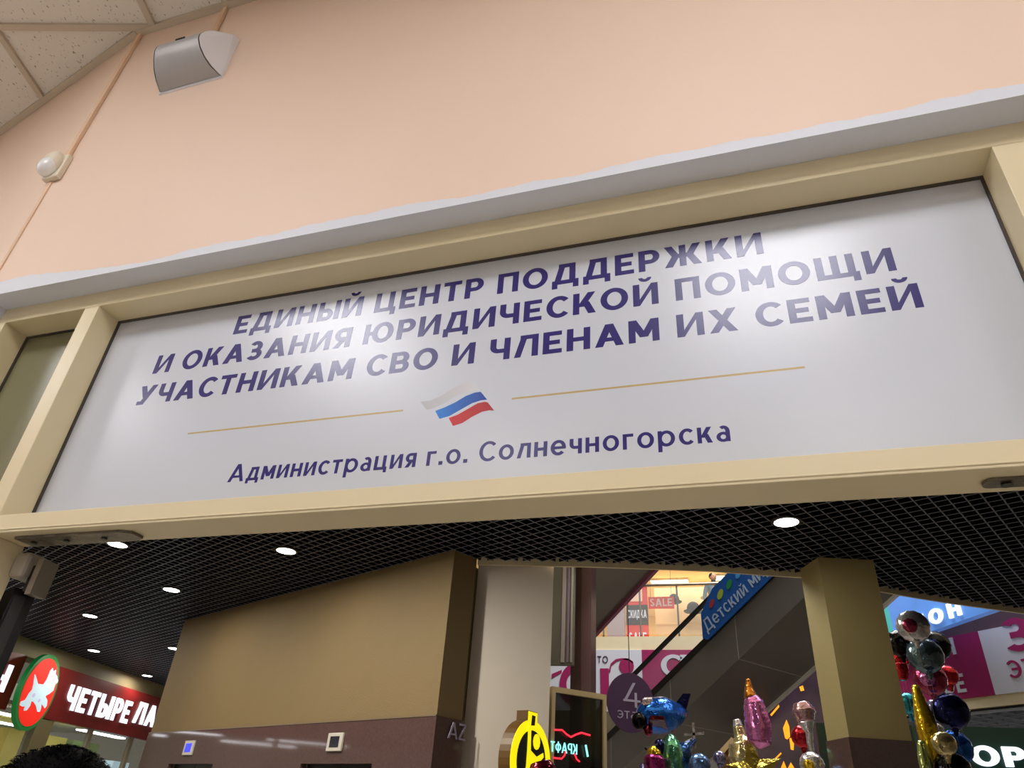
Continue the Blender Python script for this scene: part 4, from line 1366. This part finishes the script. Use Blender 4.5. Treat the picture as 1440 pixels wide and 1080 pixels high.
yc = Vector((-1.3916, 4.7500, 1.9677))
yu = Vector((.30, .954, 0)).normalized()
yn = yu.cross(ez)
t = thing('round_sign', yc - ez * .3, 'round yellow lit sign with black centre and reaching yellow figure', 'sign')
RY, RZ = .225, .235
def ell(rx, rz, n=40):
    return [(rx * math.cos(2 * math.pi * k / n), rz * math.sin(2 * math.pi * k / n)) for k in range(n)]
MB().prism(ell(RY, RZ), yc - yn * .085, yu, ez, .085).build('case', M_YSIDE, t)
MB().prism(rect(-.055, .2, .055, .285), yc - yn * .085, yu, ez, .085).build('case_tab', M_YSIDE, t)
MB().prism(rect(-.05, .215, .05, .28), yc, yu, ez, .005).prism(ell(RY - .002, RZ - .002), yc, yu, ez, .004).build('yellow_face', M_YELLOW, t)
MB().prism(ell(.16, .175), yc, yu, ez, .003, .005).prism([(-.02, .2), (.02, .205), (.025, .26), (-.012, .262)], yc, yu, ez, .003, .005).build('black_field', M_YBLACK, t)
b = MB()
b.prism([(-.055, .19), (-.025, .19), (-.02, .06), (.05, .03), (.125, .06), (.13, .035), (.06, -.01), (.03, -.03), (.025, -.18), (-.02, -.19), (-.03, -.08), (-.08, -.19), (-.1, -.17), (-.06, -.03), (-.055, .06)], yc, yu, ez, .004, .008)
b.prism([(.045 + .038 * math.cos(k * .5236), .115 + .045 * math.sin(k * .5236)) for k in range(12)], yc, yu, ez, .004, .008)
b.build('figure_emblem', M_YELLOW, t)
b = MB()
b.obox(yc - yn * .13 - ez * .5 - yu * .03, yu * .06, yn * .06, (0, 0, .3))
b.obox(yc - yn * .13 - ez * (yc.z) - yu * .03, yu * .06, yn * .06, (0, 0, yc.z - .4))
b.build('post', M_DGREY, t)


# ------------------------------------------------------------ foil balloons
def ribbon(top, t):
    MB().tube([top, (top[0] + .01, top[1], top[2] * .5), (top[0], top[1], .02)], .0014, 5).build('ribbon', mat('grey ribbon', (120, 118, 122), rough=.5), t)
    MB().lathe([(.05, 0), (.05, .05), (.02, .07)], (top[0], top[1], 0), seg=12).build('weight', M_DGREY, t)


def pxr(px, Y):          # a length of px photo pixels at that depth
    return px * Y * 0.001008


def foil_round(c, r, m, label, patch=None, sq=.8, group='foil balloons'):
    c = Vector(c)
    t = thing('foil_balloon', (c.x, c.y, c.z - r), label, 'balloon', group)
    mb = MB()
    mb.ball(c, r, r * sq, r, 28, 18, None, fn=lambda d: 1 + .025 * math.cos(14 * math.atan2(d.z, d.x)) * abs(1 - abs(d.y)))
    mb.build('envelope', m, t, smooth=True)
    if patch:
        mb = MB()
        mb.ball(c + Vector((-.15 * r, -r * sq * .45, -.05 * r)), r * .62, r * sq * .6, r * .62, 20, 12)
        mb.build('print_patch', patch, t, smooth=True)
    MB().lathe([(.012, -.05), (.02, -.02), (.03, 0)], (c.x, c.y, c.z - r + .005), seg=10).build('neck', m, t)
    ribbon((c.x, c.y, c.z - r - .04), t)
    return t


F_SIL = foil('silver foil', (206, 204, 210))
F_RED = foil('red foil', (176, 34, 46))
F_DK = foil('black foil', (24, 22, 26))
F_NAVY = foil('navy foil', (22, 26, 78))
F_BLUE = foil('blue foil', (30, 96, 196))
F_SKY = foil('sky blue foil', (96, 128, 186))
F_TEAL = foil('teal foil', (20, 132, 150))
F_GREY = foil('grey teal foil', (92, 112, 124))
F_PINK = foil('pink foil', (206, 120, 186))
F_ROSE = foil('dark rose foil', (150, 52, 84))
F_GOLD = foil('gold foil', (222, 186, 40))
F_PALE = foil('pale gold foil', (206, 190, 140))
F_LILAC = foil('lilac foil', (120, 116, 160))
F_GREEN = foil('green foil', (96, 160, 128))
F_LIME = foil('pale green foil', (176, 190, 120))
F_MAG = foil('magenta foil', (160, 44, 120))
F_AMBER = foil('amber foil', (176, 110, 40))
GR = 'foil balloons right of the column'
for px, py, Y, rr, m, patch, lab in (
        (1.2143, 3.1509, 6.350, 0.1212, F_SIL, F_ROSE, 'round silver rimmed foil balloon with rosy centre, topmost of the right bunch'),
        (1.1662, 3.1121, 6.750, 0.1073, F_DK, None, 'black foil balloon tucked against the column below the topmost one'),
        (1.5195, 3.1940, 7.200, 0.1203, F_DK, F_NAVY, 'black and navy foil balloon to the right, under the topmost one'),
        (1.2998, 2.9852, 6.600, 0.1355, F_GREY, None, 'large grey teal round foil balloon in the upper part of the right bunch'),
        (1.1840, 3.0458, 7.000, 0.0757, F_RED, None, 'small bright red foil balloon touching the column edge'),
        (1.3545, 2.8647, 6.900, 0.1265, F_ROSE, F_PINK, 'rosy pink round foil balloon below the grey teal one'),
        (1.6200, 3.0058, 7.500, 0.0865, F_RED, None, 'dark red foil balloon in front of the magenta banner'),
        (1.2236, 2.7351, 7.300, 0.0906, F_TEAL, None, 'teal foil balloon half behind the column'),
        (1.3636, 2.5667, 6.500, 0.1278, F_NAVY, None, 'deep navy round foil balloon at the right of the bunch'),
        (1.3935, 2.3502, 6.800, 0.1245, F_BLUE, None, 'mid blue round foil balloon under the navy one'),
        (1.2296, 2.3203, 6.300, 0.0815, F_PALE, None, 'small beige silver foil balloon overlapping the blue one'),
        (1.3455, 2.5040, 7.100, 0.0661, F_SIL, None, 'little crumpled silver foil balloon left of the beige one'),
        (1.2727, 2.1636, 6.450, 0.1284, F_DK, None, 'black foil balloon lowest in the right bunch')):
    foil_round((px, Y, py), rr, m, lab, patch, group=GR)


def foil_long(pts, radii, m, label, tip=None, group='foil balloons', tip_n=0):
    t = thing('foil_balloon', (pts[0][0], pts[0][1], min(p[2] for p in pts)), label, 'balloon', group)
    # resample for a puffy tube
    P, Rr_ = [], []
    for i in range(len(pts) - 1):
        for k in range(6):
            f = k / 6
            P.append(Vector(pts[i]).lerp(Vector(pts[i + 1]), f))
            Rr_.append((radii[i] * (1 - f) + radii[i + 1] * f) * (1 + .05 * math.sin(3.1 * (i * 6 + k))))
    P.append(Vector(pts[-1]))
    Rr_.append(radii[-1])
    if tip:
        k = tip_n * 6
        mb = MB()
        mb.tube(P[:k + 1], Rr_[:k + 1], 18)
        mb.build('body', m, t, smooth=True)
        mb = MB()
        mb.tube(P[k:], Rr_[k:], 18)
        mb.build('top', tip, t, smooth=True)
    else:
        mb = MB()
        mb.tube(P, Rr_, 18)
        mb.build('body', m, t, smooth=True)
    ribbon((pts[0][0], pts[0][1], pts[0][2] - .01), t)
    return t


foil_long([(1.1719, 6.5000, 2.0461), (1.1828, 6.5000, 2.2745), (1.1785, 6.5000, 2.4647), (1.1714, 6.5000, 2.5626), (1.1623, 6.5000, 2.7439)], [.02, .07, .075, .06, .025], F_GOLD, 'tall twisted bright gold foil balloon between column and navy balloon', group=GR)
foil_long([(1.0620, 6.4000, 1.9910), (1.0934, 6.4000, 2.1929), (1.0994, 6.4000, 2.3455)], [.03, .05, .025], F_LIME, 'slim pale green foil balloon at the foot of the gold one', group=GR)
foil_long([(1.3665, 7.2000, 2.4797), (1.3823, 7.2000, 2.6408), (1.3914, 7.2000, 2.7507)], [.03, .07, .03], F_LILAC, 'pale lilac long foil balloon behind the gold one', group=GR)
foil_long([(1.1097, 6.7000, 2.8206), (1.1180, 6.7000, 2.8854), (1.1189, 6.7000, 2.9399)], [.04, .06, .06], F_RED, 'red foil drink cup balloon with white foot against the column', group=GR)

GC = 'foil balloons in front of the escalator'
foil_long([(-0.0402, 6.8000, 2.2956), (-0.0353, 6.8000, 2.3377), (-0.0309, 6.8000, 2.4709), (-0.0462, 6.8000, 2.6347), (-0.0636, 6.8000, 2.6846), (-0.0729, 6.8000, 2.7579), (-0.0705, 6.8000, 2.8323)],
          [.02, .095, .11, .085, .06, .035, .018], F_PINK, 'pink bottle shaped foil balloon with golden neck', tip=F_AMBER, group=GC, tip_n=4)
foil_long([(-0.1724, 7.0000, 2.0630), (-0.1782, 7.0000, 2.2201), (-0.1754, 7.0000, 2.3548), (-0.1872, 7.0000, 2.4092), (-0.1973, 7.0000, 2.4810), (-0.2034, 7.0000, 2.5369)],
          [.05, .13, .11, .05, .045, .03], F_PALE, 'pale gold bottle shaped foil balloon left of the pink one', tip=F_SIL, group=GC, tip_n=4)
foil_long([(0.3715, 7.0000, 2.3041), (0.3653, 7.0000, 2.3726), (0.3719, 7.0000, 2.4531), (0.3561, 7.0000, 2.5342), (0.3513, 7.0000, 2.6169), (0.3383, 7.0000, 2.6838)],
          [.02, .025, .03, .07, .10, .06], F_SIL, 'rosy silver mushroom shaped foil balloon beside the column', tip=foil('rosy silver foil', (176, 140, 148)), group=GC, tip_n=3)
for px, py, Y, rr, m, patch, lab in (
        (0.3289, 2.4658, 7.400, 0.0947, F_RED, None, 'dark red round foil balloon before the flame screen'),
        (0.3418, 2.1837, 6.700, 0.0951, F_SIL, F_GOLD, 'clear silvery round balloon with yellow inside, low beside the column'),
        (-0.4972, 2.1245, 6.400, 0.0834, F_SKY, None, 'sky blue round foil balloon low in front of the escalator'),
        (-0.3739, 2.2341, 7.000, 0.0546, F_LILAC, None, 'small lilac blue round foil balloon right of the sky blue one')):
    foil_round((px, Y, py), rr, m, lab, patch, group=GC)
# star
sc_ = Vector((-0.0886, 6.5000, 2.1055))
t = thing('foil_balloon', sc_ - ez * .2, 'olive gold star foil balloon at the bottom below the pink bottle', 'balloon', GC)
mb = MB()
pts = []
for k in range(10):
    r = .22 if k % 2 == 0 else .1
    a = math.radians(90 + 36 * k + 8)
    pts.append(Vector((r * math.cos(a), 0, r * math.sin(a))))
v = [sc_ + Vector((0, -.08, 0)), sc_ + Vector((0, .08, 0))] + [sc_ + p for p in pts]
f = []
for k in range(10):
    a, c2 = 2 + k, 2 + (k + 1) % 10
    f += [(0, c2, a), (1, a, c2)]
mb.add(v, f)
mb.build('envelope', foil('olive gold foil', (150, 130, 50)), t)
ribbon((sc_.x, sc_.y, sc_.z - .1), t)
# tan fan
fa, fb = Vector((-0.3899, 7.3000, 2.2612)), Vector((-0.2422, 7.3000, 2.4024))
t = thing('foil_balloon', fa, 'tan wing shaped foil balloon slanting up behind the pale gold bottle', 'balloon', GC)
mb = MB()
mb.obox(fa, fb - fa, Vector((0, .05, 0)), Vector((.03, 0, -.2)))
mb.build('envelope', foil('tan foil', (150, 110, 66)), t, bevel=.01)
mb = MB()
mb.obox(fa + Vector((0, -.01, 0)), fb - fa, Vector((0, .07, 0)), Vector((-.03, 0, .03)))
mb.build('edge', mat('pale tan edge', (216, 190, 150), rough=.4), t)
ribbon((fa.x + .1, fa.y + .02, fa.z - .12), t)
# candle like magenta balloon
foil_long([(-0.8520, 6.5000, 1.9983), (-0.8583, 6.5000, 2.1083), (-0.8614, 6.5000, 2.1693), (-0.8605, 6.5000, 2.1899), (-0.8647, 6.5000, 2.2259), (-0.8633, 6.5000, 2.2571)], [.05, .085, .085, .06, .05, .015], F_MAG,
          'magenta foil balloon with golden crown, lowest at left of the helicopter', tip=F_GOLD, group=GC, tip_n=3)
foil_long([(-0.9963, 6.9000, 1.9660), (-1.0035, 6.9000, 2.0982), (-1.0136, 6.9000, 2.1571)], [.03, .06, .03], F_LILAC, 'lilac grey foil balloon peeping up left of the magenta one', group=GC)

# helicopter balloon
hc = Vector((-0.7448, 6.7000, 2.2344))
hx = Vector((.86, .25, .0)).normalized()
hq = hx.to_track_quat('X', 'Z').to_matrix()
t = thing('foil_balloon', hc - ez * .2, 'green and blue helicopter foil balloon with dark rotor', 'balloon', GC)
mb = MB()
mb.ball(hc - ez * .06, .10, .12, .20, 24, 16, hq)
mb.build('cabin', F_GREEN, t, smooth=True)
te = Vector((-0.5628, 6.9000, 2.3587))
mb = MB()
mb.tube([hc + Vector((.05, .02, -.1)), hc.lerp(te, .55) + Vector((0, 0, -.03)), te], [.10, .06, .02], 14)
mb.build('tail_boom', foil('dark blue foil', (34, 70, 120)), t, smooth=True)
mb = MB()
tr = Vector((-0.5648, 6.8800, 2.3893))
mb.obox(tr + Vector((-.085, 0, -.01)), (.17, 0, .02), (0, .01, 0), (0, 0, .02))
mb.obox(tr + Vector((-.012, 0, -.10)), (.0, 0, .20), (0, .01, 0), (.022, 0, 0))
mb.build('tail_rotor', F_SIL, t)
mb = MB()
r0_, r1_ = Vector((-0.9278, 6.5000, 2.2341)), Vector((-0.7139, 6.8000, 2.3536))
mb.tube([r0_, (r0_ + r1_) / 2, r1_], .012, 8)
mb.tube([(r0_ + r1_) / 2 + ez * .0, hc + ez * .1], .02, 8)
mb.build('rotor', M_RUBBER, t)
mb = MB()
mb.ball(Vector((-0.8305, 6.6500, 2.2687)), .05, .05, .06, 14, 10)
mb.build('rotor_hub', F_NAVY, t, smooth=True)
ribbon((hc.x, hc.y, hc.z - .25), t)

# blue aeroplane balloon (plain, no face)
ac0, ac1 = Vector((-0.9942, 6.9000, 2.5270)), Vector((-0.6762, 7.3000, 2.6198))
t = thing('foil_balloon', (ac0 + ac1) / 2 - ez * .2, 'blue aeroplane foil balloon floating before the grey escalator', 'balloon', GC)
ax = (ac1 - ac0)
mb = MB()
P_ = [ac0 - ax * .08, ac0, ac0 + ax * .22, ac0 + ax * .5, ac0 + ax * .8, ac1 + ax * .05]
mb.tube(P_, [.05, .10, .15, .155, .10, .03], 20)
mb.build('fuselage', F_BLUE, t, smooth=True)
mb = MB()
nose = ac0 - ax * .10 - ez * .03
mb.ball(nose, .07, .07, .075, 16, 10)
mb.build('nose', F_DK, t, smooth=True)
mb = MB()
w0 = ac0 + ax * .35 - ez * .08
for s in (-1, 1):
    mb.add([w0 + Vector((-.09, s * .05, -.0)), w0 + Vector((.09, s * .05, 0)), w0 + Vector((.10, s * .42, .02)), w0 + Vector((-.02, s * .42, .02)),
            w0 + Vector((-.09, s * .05, -.04)), w0 + Vector((.09, s * .05, -.04)), w0 + Vector((.10, s * .42, -.01)), w0 + Vector((-.02, s * .42, -.01))],
           [(0, 1, 2, 3), (7, 6, 5, 4), (0, 4, 5, 1), (1, 5, 6, 2), (2, 6, 7, 3), (3, 7, 4, 0)])
mb.build('wing', foil('dark red foil', (110, 30, 40)), t)
mb = MB()
tp = ac1
mb.add([tp + Vector((-.12, 0, .03)), tp + Vector((.02, 0, .03)), tp + Vector((.07, 0, .17)), tp + Vector((-.0, 0, .17)),
        tp + Vector((-.12, .03, .03)), tp + Vector((.02, .03, .03)), tp + Vector((.07, .03, .17)), tp + Vector((-.0, .03, .17))],
       [(0, 1, 2, 3), (7, 6, 5, 4), (0, 4, 5, 1), (1, 5, 6, 2), (2, 6, 7, 3), (3, 7, 4, 0)])
mb.build('tail_fin', F_NAVY, t)
mb = MB()
wn = ac0 + ax * .14 + Vector((0, -.05, .10))
mb.obox(wn - ax.normalized() * .06 + Vector((0, -.05, -.025)), ax.normalized() * .12, Vector((0, .08, .02)), ez * .06)
mb.build('windscreen', F_SIL, t, bevel=.01)
mb = MB()
mb.ball(ac0 + ax * .12 - ez * .12 + Vector((0, -.06, 0)), .04, .04, .05, 12, 8)
mb.build('wheel', F_ROSE, t, smooth=True)
ribbon((((ac0 + ac1) / 2).x, ((ac0 + ac1) / 2).y, ac0.z - .16), t)
# gift-bag like balloon in front of the yellow sign
foil_long([(-1.2723, 4.6000, 1.8513), (-1.2751, 4.6000, 1.9177), (-1.2855, 4.6000, 1.9547)], [.06, .085, .06], foil('wine red foil', (120, 24, 44)), 'wine red foil balloon with pale print in front of the yellow sign', group='foil balloons by the kiosk')

for o in list(bpy.data.objects):
    if '_o' in o:
        del o['_o']
